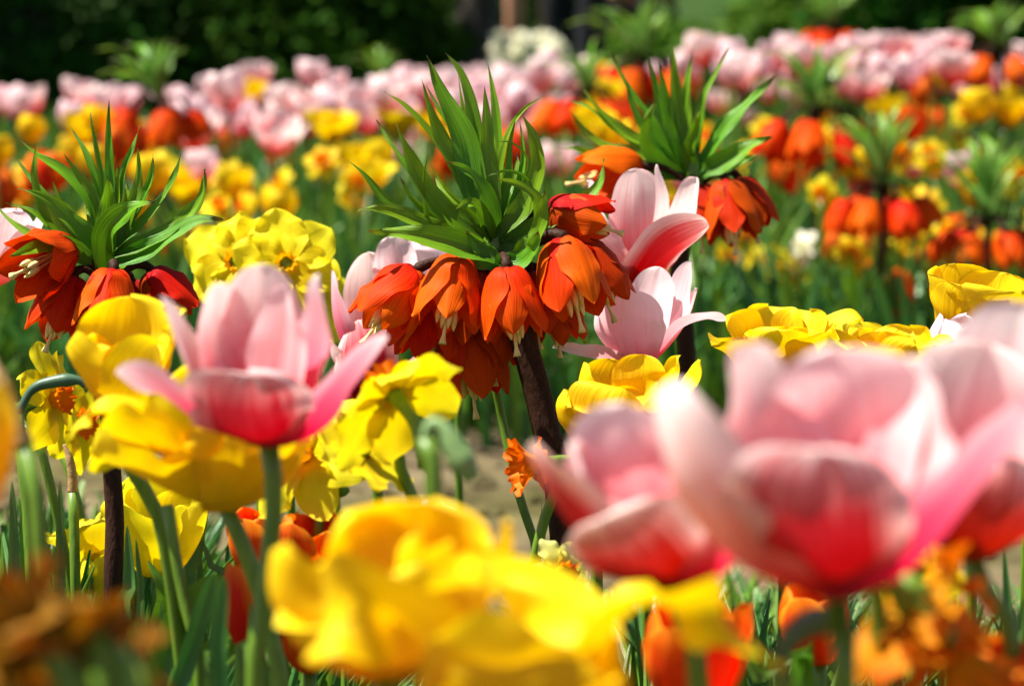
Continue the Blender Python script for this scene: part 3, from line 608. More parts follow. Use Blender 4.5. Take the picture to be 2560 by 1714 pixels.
# -- the large crown imperial
L_main = [
 (33, c2([(565, 362), (640, 560), (740, 760), (815, 945), (870, 1250), (960, 1500)]), 0, -1, .2), (22, c2([(685, 345), (790, 480), (860, 720), (885, 1000), (900, 1200), (980, 1500)]), .5, 0, .1),
 (15, c2([(960, 400), (1000, 620), (1025, 850), (1030, 1100), (1010, 1480)]), 1, 0, -.4), (22, c2([(940, 560), (955, 780), (970, 1050), (990, 1300), (1000, 1500)]), -1, -.5, .1),
 (21, c2([(530, 515), (610, 790), (720, 1020), (860, 1280), (960, 1500)]), -1.5, -.5, .3), (12, c2([(560, 560), (650, 720), (770, 900), (860, 1150), (970, 1480)]), 2, 1, .6),
 (14, c2([(288, 597), (440, 700), (600, 880), (760, 1120), (880, 1330), (970, 1500)]), 1, 0, .7), (12, c2([(235, 780), (330, 930), (430, 1080), (620, 1310), (900, 1500)]), 1.5, 0, .5),
 (26, c2([(365, 800), (440, 1000), (560, 1230), (740, 1420), (940, 1540)]), -2, -.5, .5), (15, c2([(15, 1015), (150, 1130), (330, 1330), (600, 1470), (930, 1550)]), -1, 0, .7),
 (26, c2([(120, 1365), (290, 1360), (520, 1440), (720, 1540), (960, 1590)]), -3, 0, .3), (30, c2([(190, 1502), (450, 1520), (700, 1570), (900, 1640), (1010, 1680)]), -5, -4, .1),
 (24, c2([(690, 1050), (850, 1130), (950, 1280), (990, 1450), (1000, 1560)]), -3, -.5, .5), (13, c2([(1315, 630), (1190, 720), (1090, 880), (1030, 1120), (1000, 1480)]), -.5, 0, -.7),
 (25, c2([(1182, 740), (1260, 900), (1290, 1100), (1200, 1340), (1020, 1560)]), -1.5, -.5, -.4), (20, c2([(1020, 1165), (1180, 1210), (1290, 1310), (1310, 1480), (1200, 1640), (1030, 1600)]), -4, -.5, -.3),
 (24, c2([(1715, 1030), (1690, 1190), (1580, 1310), (1350, 1440), (1060, 1590)]), 1, 0, -.6), (28, c2([(1330, 1240), (1310, 1440), (1240, 1600), (1150, 1700), (1030, 1690)]), -5, -3, -.4), (24, c2([(1290, 1500), (1240, 1640), (1150, 1720), (1040, 1700)]), -5, -3.5, -.3), (24, c2([(820, 1500), (900, 1600), (980, 1690), (1040, 1740)]), -4.5, -3.5, .3), (22, c2([(760, 1720), (860, 1700), (960, 1690), (1020, 1660)]), -4, -3, .1),
 (4, c2([(1030, 920), (1120, 930), (1200, 1000), (1220, 1120), (1080, 1420)]), -1.5, 0), (5, c2([(945, 1150), (1080, 1112), (1200, 1150), (1240, 1260), (1100, 1500)]), -2, 0),
 (5, c2([(575, 980), (545, 1150), (550, 1300), (610, 1480), (900, 1570)]), -3, 0), (5, c2([(590, 1075), (700, 1240), (830, 1360), (930, 1470), (990, 1570)]), -3.5, -.5),
 (9, c2([(1140, 780), (1105, 950), (1095, 1150), (1060, 1330), (1010, 1500)]), -.5, 0), (10, c2([(770, 490), (790, 640), (830, 850), (900, 1200), (980, 1500)]), 1.5, 1),
 (8, c2([(1170, 790), (1190, 950), (1180, 1120), (1100, 1400), (1010, 1560)]), 1, 0), (9, c2([(395, 1155), (470, 1290), (600, 1410), (760, 1500), (960, 1570)]), -1, 0),
 (20, c2([(750, 1360), (860, 1320), (930, 1420), (990, 1560)]), -4, -.5, .2), (22, c2([(620, 1150), (700, 1280), (830, 1420), (980, 1570)]), 2.5, .5, .4),
 (22, c2([(1150, 1000), (1160, 1200), (1100, 1400), (1010, 1580)]), 2.5, .5, -.4), (20, c2([(820, 980), (900, 1200), (960, 1400), (1000, 1570)]), 2, .5, .2)]
B_main = [
 (P1(c5, 500, 335, -1), P1(c5, 215, 710, -2), .20, .3), (P1(c5, 760, 235, -3), P1(c5, 685, 690, -4), .34, .52), (P1(c5, 1085, 312, -4), P1(c5, 1140, 770, -4.6), .26, .55),
 (P1(c5, 1440, 130, -3), P1(c5, 1550, 610, -4), .30, 1.05), (P1(c5, 1350, -60, 1), P1(c5, 1745, 60, .5), .22, .3, 'red_bell'), (P1(c5, 800, 620, 2), P1(c5, 870, 1160, 2.2), .22, .2, 'red_bell'),
 (P1(c5, 1400, 420, 2), P1(c5, 1425, 800, 2.5), .2, .4, 'red_bell'), (P1(c5, 1560, 150, 0), P1(c5, 1745, 560, .5), .25, .8, 'red_bell'), (P1(c5, 620, 440, 1), P1(c5, 545, 900, 1.3), .22, .7, 'red_bell'),
 (P1(c5, 900, 330, 1), P1(c5, 930, 800, 1.3), .22, .1, 'red_bell'), (P1(c5, 1230, 330, 1), P1(c5, 1290, 740, 1.3), .24, .1, 'red_bell'), (P1(c5, 990, 480, 2.5), P1(c5, 1005, 960, 2.8), .15, .2, 'red_bell')]
crown_imperial('largest sharp crown imperial with a full ring of orange bells under its leaf tuft', 1.9, (1243, 628), [(1262, 720, 0), (1310, 860, 0), (1360, 1050, 0), (1412, 1350, 0)], L_main, B_main, 1, top=(1195, 420), srad=.98)

# -- the crown imperial at the left
L_left = [
 (12, c1([(710, 640), (705, 850), (712, 1150), (690, 1500)]), 0, 0, .1), (8, c1([(588, 735), (615, 920), (655, 1130), (680, 1480)]), 1, 0), (12, c1([(460, 825), (560, 1000), (640, 1230), (680, 1560)]), 1, 0, .5),
 (11, c1([(908, 815), (860, 970), (800, 1130), (740, 1500)]), .5, 0, -.4), (15, c1([(895, 960), (905, 1110), (885, 1260), (780, 1580)]), -.5, 0, -.1), (13, c1([(995, 1000), (985, 1130), (925, 1300), (760, 1600)]), 0, 0, -.3),
 (13, c1([(1182, 985), (1130, 1150), (1050, 1290), (900, 1470), (720, 1640)]), 0, 0, -.6), (24, c1([(1330, 1100), (1310, 1280), (1200, 1420), (1020, 1550), (720, 1660)]), -1, 0, -.7),
 (26, c1([(1450, 1425), (1290, 1430), (1130, 1520), (930, 1640), (720, 1720)]), -2, 0, -.4), (32, c1([(1008, 1308), (850, 1360), (720, 1470), (680, 1600), (690, 1760)]), -5, -1, -.1),
 (16, c1([(240, 930), (222, 1130), (270, 1340), (420, 1530), (640, 1700)]), 0, 0, .5), (18, c1([(112, 890), (230, 1000), (430, 1130), (600, 1330), (660, 1600)]), 1, 0, .7),
 (13, c1([(418, 1005), (510, 1140), (610, 1290), (670, 1560)]), -.5, 0, .4), (24, c1([(120, 1225), (290, 1290), (450, 1420), (620, 1600), (680, 1720)]), -3, 0, .5),
 (18, c1([(340, 1180), (400, 1330), (490, 1450), (660, 1680)]), -1, 0, .4), (14, c1([(40, 1320), (200, 1370), (330, 1470), (500, 1590), (680, 1740)]), 0, 0, .6), (9, c1([(95, 1020), (210, 1170), (330, 1310), (620, 1640)]), 1, 0),
 (24, c4([(62, 235), (270, 172), (450, 180), (600, 260)]), -6, -1, .1), (26, c1([(700, 1140), (705, 1300), (690, 1480), (680, 1700)]), -2.5, -.5, .1), (15, c1([(770, 1080), (765, 1250), (730, 1560)]), 0, 0),
 (14, c1([(-30, 1330), (60, 1430), (190, 1520), (420, 1640), (660, 1740)]), 2, 0, .5), (20, c1([(820, 1180), (830, 1350), (760, 1600), (700, 1700)]), 1, 0, -.2), (22, c1([(560, 1250), (610, 1420), (660, 1690)]), 1.5, .5, .3),
 (24, c1([(900, 1700), (760, 1720), (690, 1740)]), 3, 1, -.2)]
B_left = [
 (P1(c4, 440, 185, -1), P1(c4, 150, 330, -4.5), .42, .2, 'red_bell'), (P1(c4, 480, 370, -1), P1(c4, 330, 760, -2), .30, .35, 'red_bell'), (P1(c4, 735, 325, -3), P1(c4, 665, 740, -4), .28, .5),
 (P1(c4, 980, 330, 0), P1(c4, 1190, 640, 0), .25, .7, 'red_bell'), (P1(c4, 850, 400, 2), P1(c4, 930, 760, 2.5), .2, .2, 'red_bell')]
crown_imperial('crown imperial with one upturned bell showing cream stamens, cut by the picture edge', 1.84, (268, 690), [(266, 800, 0), (275, 1100, 0), (287, 1300, 0), (283, 1520, 0)], L_left, B_left, 2, top=(268, 560), srad=.62)

# -- the crown imperial behind the pink tulip at the right
L_right = [
 (9, c2([(1470, 650), (1620, 700), (1780, 830), (1960, 960), (2250, 1130)]), 1, 0, .6), (15, c2([(1490, 700), (1590, 850), (1760, 960), (1960, 1000), (2260, 1140)]), -1, 0, .6), (15, c2([(1570, 560), (1680, 710), (1850, 860), (2010, 950), (2270, 1130)]), 1, 0, .6),
 (22, c2([(1425, 965), (1560, 980), (1750, 1060), (2000, 1110), (2260, 1150)]), -3, 0, .2), (14, c2([(1760, 350), (1870, 560), (1990, 740), (2130, 960), (2290, 1120)]), 1, 0, .5), (12, c2([(1850, 480), (1890, 650), (1970, 830), (2100, 1000), (2280, 1120)]), 0, 0, .4),
 (17, c2([(2070, 640), (1990, 800), (1990, 950), (2080, 1060), (2280, 1150)]), -3, 0, .1), (12, c2([(1990, 300), (2040, 520), (2110, 790), (2200, 1010), (2290, 1120)]), .5, 0, .3), (17, c2([(2070, 400), (2120, 650), (2180, 930), (2290, 1130)]), -1, 0, .1),
 (13, c2([(2140, 290), (2190, 540), (2225, 820), (2300, 1120)]), 1, 0, .1), (10, c2([(2290, 340), (2255, 560), (2240, 800), (2300, 1130)]), 0, 0, -.2),
 (11, c3([(422, 310), (335, 480), (255, 640), (225, 850), (200, 1120)]), 0, 0, -.4), (21, c3([(725, 490), (590, 630), (420, 800), (300, 980), (215, 1130)]), -1, 0, -.6), (26, c3([(700, 885), (560, 950), (400, 1050), (290, 1110), (215, 1150)]), -3, 0, -.3),
 (18, c3([(60, 300), (70, 560), (110, 850), (190, 1120)]), -1, 0, .1), (15, c3([(180, 350), (140, 620), (150, 880), (195, 1120)]), 1, 0, -.1), (16, c3([(240, 700), (200, 850), (160, 1000), (190, 1130)]), -3, 0, -.2), (16, c3([(-60, 560), (20, 800), (100, 1000), (190, 1130)]), -2, 0, .3),
 (15, c3([(620, 1000), (480, 1060), (360, 1120), (220, 1160)]), -1, 0, -.4)]
B_right = [
 (P1(c3, 400, 1180, -1), P1(c3, 455, 1560, -2), .32, .5, 'red_bell'), (P1(c3, 480, 1160, 1), P1(c3, 590, 1500, 1), .25, .2, 'red_bell'), (P1(c2, 1960, 1090, -1), P1(c2, 1570, 1180, -2), .2, .4),
 (P1(c3, 250, 1200, 0), P1(c3, 250, 1560, 0), .2, .1, 'red_bell')]
crown_imperial('blurred crown imperial behind the pink tulip with the bleached petal', 2.3, (1737, 440), [(1715, 560, 0), (1695, 720, 0), (1718, 900, 0)], L_right, B_right, 3, top=(1725, 330), srad=.75)

# -- single stems and blades that read on their own
def leaf_clump(label, d, leaves, stem=None, name='tulip_leaf_clump', group='leaf clumps of the near bed', mat='leaf', seed=1):
    p0 = leaves[0][0][0]; a = W(p0[0], p0[1], d); g = np.array((a[0], a[1], -.01))
    root = thing(name, label, 'leaf clump', g, group)
    for k, lf in enumerate(leaves):
        pts = lf[0]; b = W(pts[0][0], pts[0][1], d + pts[0][2] * CM)
        P = [np.array((b[0] * .7 + a[0] * .3, b[1], -.005))] + [W(x, y, d + dd * CM) for x, y, dd in pts]
        obj('leaf', ribbon(P, lf[1] * CM, lf[3] if len(lf) > 3 else (.2, -1, .5), M[lf[2] if len(lf) > 2 else mat], 24, 7, (.7, .35), lf[4] if len(lf) > 4 else 'blade', .08, seed * 9 + k, .08), root, g)
    if stem is not None:
        top = W(stem[0][0], stem[0][1], d); S, gg = stem_points(top, stem[1:], d, g)
        obj('stem', tube(S, [.003, .0033, .0035], M['stem'], 10, 28), root, g)
    return root
leaf_clump('blunt blue green leaf standing beside the foot of the brown crown imperial stem', 1.72, [
    ([(305, 1640, 0), (322, 1480, 0), (318, 1312, 0)], .62), ([(350, 1700, 2), (352, 1500, 2), (340, 1345, 2)], .36), ([(350, 1720, 3), (395, 1560, 3), (408, 1480, 2), (370, 1400, 2)], .8, 'grassleaf'), ([(300, 1740, -2), (310, 1650, -2), (305, 1560, -2)], .3),
    ([(400, 1720, 1), (405, 1600, 1), (402, 1500, 1)], .33), ([(320, 1640, 0), (360, 1580, 0), (378, 1510, 0)], .4, 'grassleaf', (.2, -1, .5), 'leaf')], seed=1)
leaf_clump('bright green bare flower stem leaning in front of broad leaves, under the yellow tulips', 1.5, [
    ([(500, 1800, 2), (480, 1700, 2), (440, 1600, 3)], .9, 'grassleaf'), ([(500, 1800, 3), (560, 1660, 3), (625, 1560, 2)], 1.1, 'grassleaf')],
    [(418, 1262, 0), (455, 1480, 0), (500, 1714, 0)], seed=2)
leaf_clump('thin bright green stem running up to the bells beside the thick brown stem', 1.95, [
    ([(1370, 1500, 0), (1362, 1380, 0), (1352, 1240, 0)], .75, 'grassleaf', (.2, -1, .5), 'leaf')], [(1225, 890, 1), (1262, 1080, 1), (1300, 1250, 0), (1345, 1420, 0)], seed=3)
leaf_clump('dark green crossing leaves in front of the bare soil, below the big yellow tulip', 1.9, [
    ([(470, 1560, 0), (490, 1400, 0), (520, 1260, 0)], .6), ([(560, 1560, 0), (530, 1420, 0), (495, 1330, 0)], .45), ([(480, 1560, 3), (492, 1480, 3), (500, 1360, 3)], .7)], seed=4)
leaf_clump('tall dark leaves and stems at the picture edge behind the bent brown stalk', 1.7, [
    ([(60, 1700, 0), (70, 1400, 0), (60, 1080, 0)], .6), ([(100, 1700, 1), (95, 1400, 1), (75, 1130, 1)], .55), ([(30, 1700, -2), (35, 1400, -2), (30, 1200, -2)], .5), ([(125, 1600, 2), (100, 1420, 2), (72, 1330, 2)], .35, 'grassleaf'),
    ([(140, 1700, 4), (150, 1450, 4), (150, 1200, 4)], .45)], seed=5)
leaf_clump('two pale green twisted leaves low under the huge pale tulip', 1.35, [
    ([(1830, 1790, 0), (1900, 1690, 0), (2030, 1615, 0)], .75, 'grassleaf'), ([(2000, 1790, 0), (2010, 1690, 0), (2030, 1600, 0)], .8, 'grassleaf')], seed=6)
leaf_clump('cluster of blue green leaf tips at the bottom picture edge beside the orange tulip', 1.5, [
    ([(2540, 1760, 0), (2545, 1600, 0), (2558, 1490, 0)], .45), ([(2480, 1740, 0), (2470, 1640, 0), (2455, 1560, 0)], .35), ([(2500, 1740, 2), (2520, 1600, 2), (2510, 1370, 2)], .45), ([(2390, 1700, 3), (2360, 1500, 3), (2340, 1400, 3)], .4)], seed=7)
leaf_clump('grey green upright leaf with a folded blade, in front of the closed orange tulip', 1.42, [
    ([(528, 1790, 0), (525, 1640, 0), (552, 1440, 0)], .42), ([(600, 1780, -2), (625, 1620, -2), (628, 1500, -2)], .5), ([(690, 1790, 2), (672, 1650, 2), (668, 1520, 2)], .5)], seed=8)
# ripe stalk of an unseen neighbour: a fallen pale pink petal on the soil strip
pp = W(1075, 1215, 3.85); pp[2] = .012
po = obj('fallen_petal', ribbon([pp + np.array((-.03, 0, 0)), pp + np.array((0, 0, .012)), pp + np.array((.035, .01, .003))], .02, (0, 0, 1), M['pale'], 14, 9, (.7, .5), 'tulip', .1, 5), None, pp)
po.location = pp; po['label'] = 'pale pink petal lying on the bare soil strip'; po['category'] = 'petal'
# ------------------------------------------------------------------ ground
def sheet(name, x0, x1, y0, y1, z, mat, n=1):
    V = [(x0, y0, z), (x1, y0, z), (x1, y1, z), (x0, y1, z)]
    o = obj(name, (V, [(0, 1, 2, 3)], None, mat)); o['kind'] = 'structure'; return o
sheet('ground', -300, 300, -20, 500, 0, M['soil'])
sheet('lawn', -60, 60, 9.6, 120, .004, M['lawn'])

# ------------------------------------------------------------------ the rear bed: prototypes, then copies
PROTO = {}
def proto_tulip(mat, seed, openness, layers=1, length=6.2, weld=False, hwf=.42):
    rnd = random.Random(seed); ms = []
    for i, (pts, hw, cup, a) in enumerate(tulip_shape(rnd, length, openness, 6, layers, hwf)):
        P = [np.array(p) * CM for p in pts]; L = length * CM
        def hint(pos): return np.array((0, 0, 1.)) * (np.maximum(pos[:, 2:3], 0) * .55 + L * .5) + np.array((0, 0, 0)) - pos * np.array((1, 1, 1.)) + np.array((0, 0, 0))
        ms.append(ribbon(P, hw * CM, hint, M[mat], 14, 9, cup, 'tulip', .08, seed * 13 + i, .05, .02, weld=weld))
    if weld: return [('bloom', welded('bloom', ms, M[mat]))]
    return [('petal', mesh_data('petal', *m[:3], m[3])) for m in ms]
def proto_daffodil(mat, cmat, seed, layers=1, size=3.2):
    rnd = random.Random(seed); out = []; A = np.array((0, 0, 1.))
    for la in range(layers):
        for k in range(6):
            a = 2 * math.pi * (k / 6 + la / 12); L = size * rnd.uniform(.9, 1.1) * (1 - .2 * la); dv = np.array((math.cos(a), math.sin(a), 0)); rx = .12 + rnd.uniform(-.12, .12) - .25 * la
            pts = [q * CM for q in (dv * .15, dv * L * .4 + A * .06 * L, dv * L * .75 - A * rx * L * .35, dv * L - A * rx * L)]
            out.append(('petal', mesh_data('petal', *ribbon(pts, L * .36 * CM, A, M[mat], 12, 7, (.35, -.3), 'tepal', .12, seed * 17 + la * 6 + k)[:3], M[mat])))
    out.append(('corona', mesh_data('corona', *corona_mesh(np.zeros(3), np.eye(3), .5 * CM, 1.2 * CM, 1.3 * CM, M[cmat], seed, nv=40, nu=7)[:3], M[cmat])))
    return out
STEM1 = mesh_data('stem', *tube([(0, 0, 0), (.004, .002, .3), (-.003, 0, .62), (0, 0, 1)], [.0042, .004, .0036, .0038], M['stem'], 8, 14)[:3], M['stem'])
def leaf_data(seed, hw, hgt, lean, mat):
    r = random.Random(seed); a = r.uniform(0, 6.28); d = np.array((math.cos(a), math.sin(a), 0))
    pts = [d * .004, d * lean * .25 + np.array((0, 0, hgt * .5)), d * lean * .6 + np.array((0, 0, hgt * .85)), d * lean + np.array((0, 0, hgt))]
    return mesh_data('leaf', *ribbon(pts, hw, -d + np.array((0, 0, .25)), M[mat], 12, 5, (.8, .4), 'leaf', .1, seed, .1)[:3], M[mat])
LEAFS = [leaf_data(100 + i, .016 if i % 2 else .009, .72 + .05 * i, .12 + .03 * (i % 3), ('leaf', 'grassleaf', 'leaf', 'grassleaf')[i % 4]) for i in range(6)]
for k, (mt, ops) in dict(pink=('pink', (.25, .45, .6)), pale=('pale', (.15, .35, .55)), yellow=('yellow', (.3, .6, .75)), orange=('orange_tulip', (.05, .3))).items():
    for j, op in enumerate(ops):
        for wd in (False, True): PROTO[k, j, wd] = proto_tulip(mt, 300 + len(PROTO), op, 2 if (k == 'yellow' and j == 2) else 1, 6.4 if k != 'yellow' else 5.6, wd)
for k, v in dict(daff=('lemon', 'corona'), gold=('yellow', 'corona'), white=('white', 'white')).items():
    for j in range(2): PROTO[k, j, False] = proto_daffodil(v[0], v[1], 400 + len(PROTO), 1 + j)
NAMES = dict(pink='tulip', pale='tulip', yellow='tulip', orange='tulip', daff='daffodil', gold='daffodil', white='daffodil')
REAR = []
def rear_flower(kind, j, x, y, h, tilt=(0, 0), spin=0., sc=1.0, face=None, group=None, nleaf=2):
    far = y > 5.6 and NAMES[kind] == 'tulip'
    parts = PROTO[kind, j, far]; nm = NAMES[kind]
    o = thing(nm, '', nm, (x, y, 0), group or 'flowers of the rear bed')
    rot = Matrix.Rotation(spin, 3, 'Z')
    if face is not None: rot = Vector(face).to_track_quat('Z', 'Y').to_matrix() @ rot
    else: rot = Matrix.Rotation(tilt[0], 3, 'X') @ Matrix.Rotation(tilt[1], 3, 'Y') @ rot
    eu = rot.to_euler()
    for pn, d in parts:
        c = obj(pn, d, o); c.location = (0, 0, h); c.rotation_euler = eu; c.scale = (sc,) * 3
    s = obj('stem', STEM1, o); s.scale = (1, 1, h); s.rotation_euler = (0, 0, spin)
    for q in range(nleaf):
        l = obj('leaf', LEAFS[rng.randrange(6)], o); hh = min(h, .42) * rng.uniform(.6, .95); l.scale = (1, 1, hh / .85); l.rotation_euler = (0, 0, rng.uniform(0, 6.28))
    REAR.append((o, kind, h)); return o
def rp(kind, f, X, Y, wpx, j=None, scale=2.602, dmin=4.45, dmax=8.8):
    """a rear flower read off the photograph: centre of the head and its width"""
    (px, py), = f([(X, Y)]); real = {'pink': .105, 'pale': .10, 'yellow': .10, 'orange': .06}.get(kind, .085)
    d = min(max(FOCAL * real / (wpx / scale), dmin), dmax)
    c = W(px, py, d); h = c[2] - .03
    if h < .16: h = .16
    n = sum(1 for q in PROTO if q[0] == kind and not q[2])
    jj = j if j is not None else rng.randrange(n)
    face = None
    if NAMES[kind] == 'daffodil': face = (rng.uniform(-.8, .8), rng.uniform(-1, -.3), rng.uniform(0, .5))
    return rear_flower(kind, jj, c[0], c[1], h, (rng.uniform(-.22, .22) + .12, rng.uniform(-.22, .22)), rng.uniform(0, 6.28), min(1.45, max(1.05, wpx / scale * d / FOCAL / real * 1.32)), face)
for k, X, Y, w in [('pink', 20, 640, 150), ('pink', 200, 690, 270), ('pink', 510, 650, 290), ('pale', 790, 700, 190), ('pale', 960, 860, 170), ('pink', 1250, 890, 340), ('pink', 1660, 520, 250), ('pale', 1480, 690, 220),
                   ('pink', 1780, 900, 370), ('pale', 2020, 510, 240), ('pale', 2190, 530, 170), ('pink', 1900, 690, 320), ('pale', 1350, 570, 160), ('pale', 2120, 690, 280), ('pink', 2310, 620, 200), ('pale', 1600, 800, 300), ('pale', 1700, 640, 220), ('pink', 1100, 650, 200),
                   ('yellow', 560, 850, 320), ('yellow', 540, 1010, 320), ('yellow', 1030, 960, 260), ('yellow', 1190, 1220, 360), ('yellow', 2170, 840, 330), ('gold', 2260, 1060, 250), ('orange', 230, 1180, 220), ('orange', 850, 1050, 170), ('gold', 2200, 1290, 220), ('daff', 1430, 1130, 180),
                   ('gold', 1560, 1180, 200), ('orange', 1460, 970, 140), ('gold', 120, 1100, 260), ('gold', 1960, 1060, 170), ('gold', 1650, 1230, 200), ('orange', 1840, 1080, 160), ('gold', 40, 1020, 200)]:
    rp(k, c1, X, Y, w)
for k, X, Y, w in [('pale', 520, 530, 190), ('pale', 300, 640, 300), ('pink', 700, 560, 230), ('pale', 880, 540, 230), ('pale', 1060, 560, 260), ('pale', 1310, 500, 250), ('pale', 1150, 700, 300), ('pink', 1260, 800, 260), ('pale', 1500, 550, 220), ('pale', 1590, 470, 200), ('pink', 480, 920, 250),
                   ('pink', 430, 1040, 260), ('pale', 1390, 1080, 290), ('pale', 130, 640, 230), ('pale', 1380, 420, 200), ('pink', 620, 660, 260), ('pink', 1180, 860, 260), ('pale', 1010, 800, 280),
                   ('yellow', 80, 800, 280), ('yellow', 390, 810, 300), ('yellow', 1620, 800, 320), ('yellow', 1480, 830, 240), ('yellow', 110, 1110, 260), ('gold', 70, 1300, 220), ('yellow', 1120, 1180, 260), ('orange', 800, 1050, 170), ('orange', 640, 1180, 160), ('gold', 300, 1210, 220), ('yellow', 1700, 680, 200), ('yellow', 1650, 440, 180), ('yellow', 760, 930, 250)]:
    rp(k, c2, X, Y, w)
for k, X, Y, w in [('pale', 450, 390, 250), ('pale', 600, 470, 250), ('pale', 820, 350, 240), ('white', 970, 370, 150), ('pale', 850, 500, 210), ('pink', 380, 680, 220), ('pink', 560, 790, 200), ('pale', 1170, 450, 250), ('pale', 1300, 340, 220), ('pale', 1420, 330, 220), ('pink', 1510, 330, 260), ('pink', 1580, 480, 280),
                   ('pale', 1700, 320, 200), ('pink', 1880, 330, 260), ('pale', 1270, 610, 200), ('pink', 2150, 560, 210), ('pale', 1920, 590, 150), ('pale', 2310, 480, 140), ('pale', 700, 430, 220), ('pale', 500, 560, 240), ('pale', 1400, 480, 260), ('pale', 1790, 380, 200), ('pale', 420, 520, 240), ('pale', 680, 600, 220), ('pale', 850, 620, 200),
                   ('yellow', 1850, 500, 280), ('yellow', 1430, 700, 260), ('gold', 1400, 600, 200), ('yellow', 2050, 700, 330), ('yellow', 2250, 740, 320), ('yellow', 1760, 1060, 330), ('gold', 1860, 1360, 200), ('gold', 2070, 1330, 150), ('gold', 1980, 930, 250), ('gold', 2060, 980, 220), ('gold', 1640, 930, 200), ('yellow', 900, 540, 200),
                   ('gold', 650, 1100, 230), ('gold', 830, 1030, 260), ('gold', 1080, 1030, 200), ('orange', 830, 1160, 190), ('orange', 1300, 1400, 200), ('gold', 870, 1290, 170), ('daff', 1130, 930, 140), ('pale', 1165, 1080, 120), ('gold', 1330, 1480, 210), ('orange', 1120, 1530, 160), ('gold', 2000, 1210, 160), ('gold', 2260, 1090, 190), ('orange', 1700, 640, 150), ('orange', 1760, 830, 140),
                   ('gold', 480, 950, 260), ('gold', 1000, 480, 200), ('yellow', 1560, 720, 240), ('gold', 1500, 860, 200), ('yellow', 2300, 620, 220), ('yellow', 1700, 780, 230), ('gold', 1930, 830, 230)]:
    rp(k, c3, X, Y, w)
for k, X, Y, w in [('daff', 690, 170, 300), ('gold', 850, 230, 250), ('orange', 1110, 190, 160), ('white', 900, 70, 180), ('orange', 1520, 520, 240), ('orange', 1640, 470, 200), ('orange', 1480, 560, 150), ('gold', 1330, 200, 160), ('orange', 1900, 120, 200)]:
    rp(k, c6, X, Y, w, dmax=5.0)
# flowers between and behind the ones read off one by one
for i in range(75):
    d = rng.uniform(5.8, 8.9); px = rng.uniform(-60, 2620)
    c = W(px, rng.uniform(240, 340) - (110 if px > 1600 else 40 if px > 1000 else 0), d)
    if not .3 < c[2] < .56: continue
    rear_flower(rng.choice(['pale', 'pale', 'pink']), rng.randrange(3), c[0], c[1], c[2] - .03, (rng.uniform(-.2, .3), rng.uniform(-.2, .2)), rng.uniform(0, 6.28), rng.uniform(1.2, 1.4))
for i in range(74):
    d = rng.uniform(4.5, 6.6); px = rng.uniform(-60, 2620); k = rng.choice(['gold', 'daff', 'yellow', 'gold', 'yellow', 'daff', 'orange'])
    c = W(px, 430, d); f = (rng.uniform(-.8, .8), rng.uniform(-1, -.3), rng.uniform(0, .5)) if k in ('gold', 'daff') else None
    rear_flower(k, rng.randrange(2), c[0], c[1], rng.uniform(.27, .43), (rng.uniform(-.2, .3), rng.uniform(-.2, .2)), rng.uniform(0, 6.28), rng.uniform(1.0, 1.3), f)

for i in range(44):
    d = rng.uniform(4.5, 5.6); px = rng.uniform(1480, 2600) if i % 4 else rng.uniform(420, 900); k = rng.choice(['gold', 'daff', 'yellow', 'gold', 'orange', 'pale'])
    c = W(px, rng.uniform(440, 720), d); f = (rng.uniform(-.8, .8), rng.uniform(-1, -.3), rng.uniform(0, .5)) if k in ('gold', 'daff') else None
    if c[2] > .17: rear_flower(k, rng.randrange(2), c[0], c[1], c[2], (rng.uniform(-.2, .3), rng.uniform(-.2, .2)), rng.uniform(0, 6.28), rng.uniform(.9, 1.2), f)
# crown imperials of the rear bed: one built with its parts, the others copied
def bell_mesh(seed, mat):
    Z = np.array((0, 0, -1.)); L = .058; ms = []
    for k in range(6):
        P = bell_petal_pts(np.zeros(3), Z, np.array((1., 0, 0)), np.array((0, 1., 0)), L, k * math.pi / 3, .28, k)
        P[0] = np.zeros(3)
        def hint(pos): return np.stack([-pos[:, 0], -pos[:, 1], np.full(len(pos), -.2 * L)], 1)
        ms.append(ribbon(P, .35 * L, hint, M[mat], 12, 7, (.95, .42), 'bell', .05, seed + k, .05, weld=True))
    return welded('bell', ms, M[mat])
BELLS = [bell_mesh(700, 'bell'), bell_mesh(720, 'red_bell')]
CROWN = mesh_data('pedicel', *tube([(0, 0, 0), (.03, 0, .012), (.055, 0, -.012)], [.003, .003, .004], M['brownstem'], 7, 8)[:3], M['brownstem'])
CI_STEM = mesh_data('stem', *tube([(0, 0, 0), (.004, 0, .5), (0, 0, 1)], [.008, .0075, .006], M['brownstem'], 10, 12)[:3], M['brownstem'])
CI_LEAF = []
for i in range(5):
    L = (.15, .13, .11, .16, .12)[i]; out = (.02, .05, .08, .10, .035)[i]
    pts = [(0.004, 0, 0), (out * .45, 0, L * .5), (out * .8 + .004, .004, L * .8), (out * 1.25 + .004, .008, L * (1 - out * 2.2))]
    CI_LEAF.append(mesh_data('leaf', *ribbon(pts, .0125, (-1, 0, .4), M['bellleaf'], 14, 5, (.75, .35), 'leaf', .1, 800 + i, .1)[:3], M['bellleaf']))
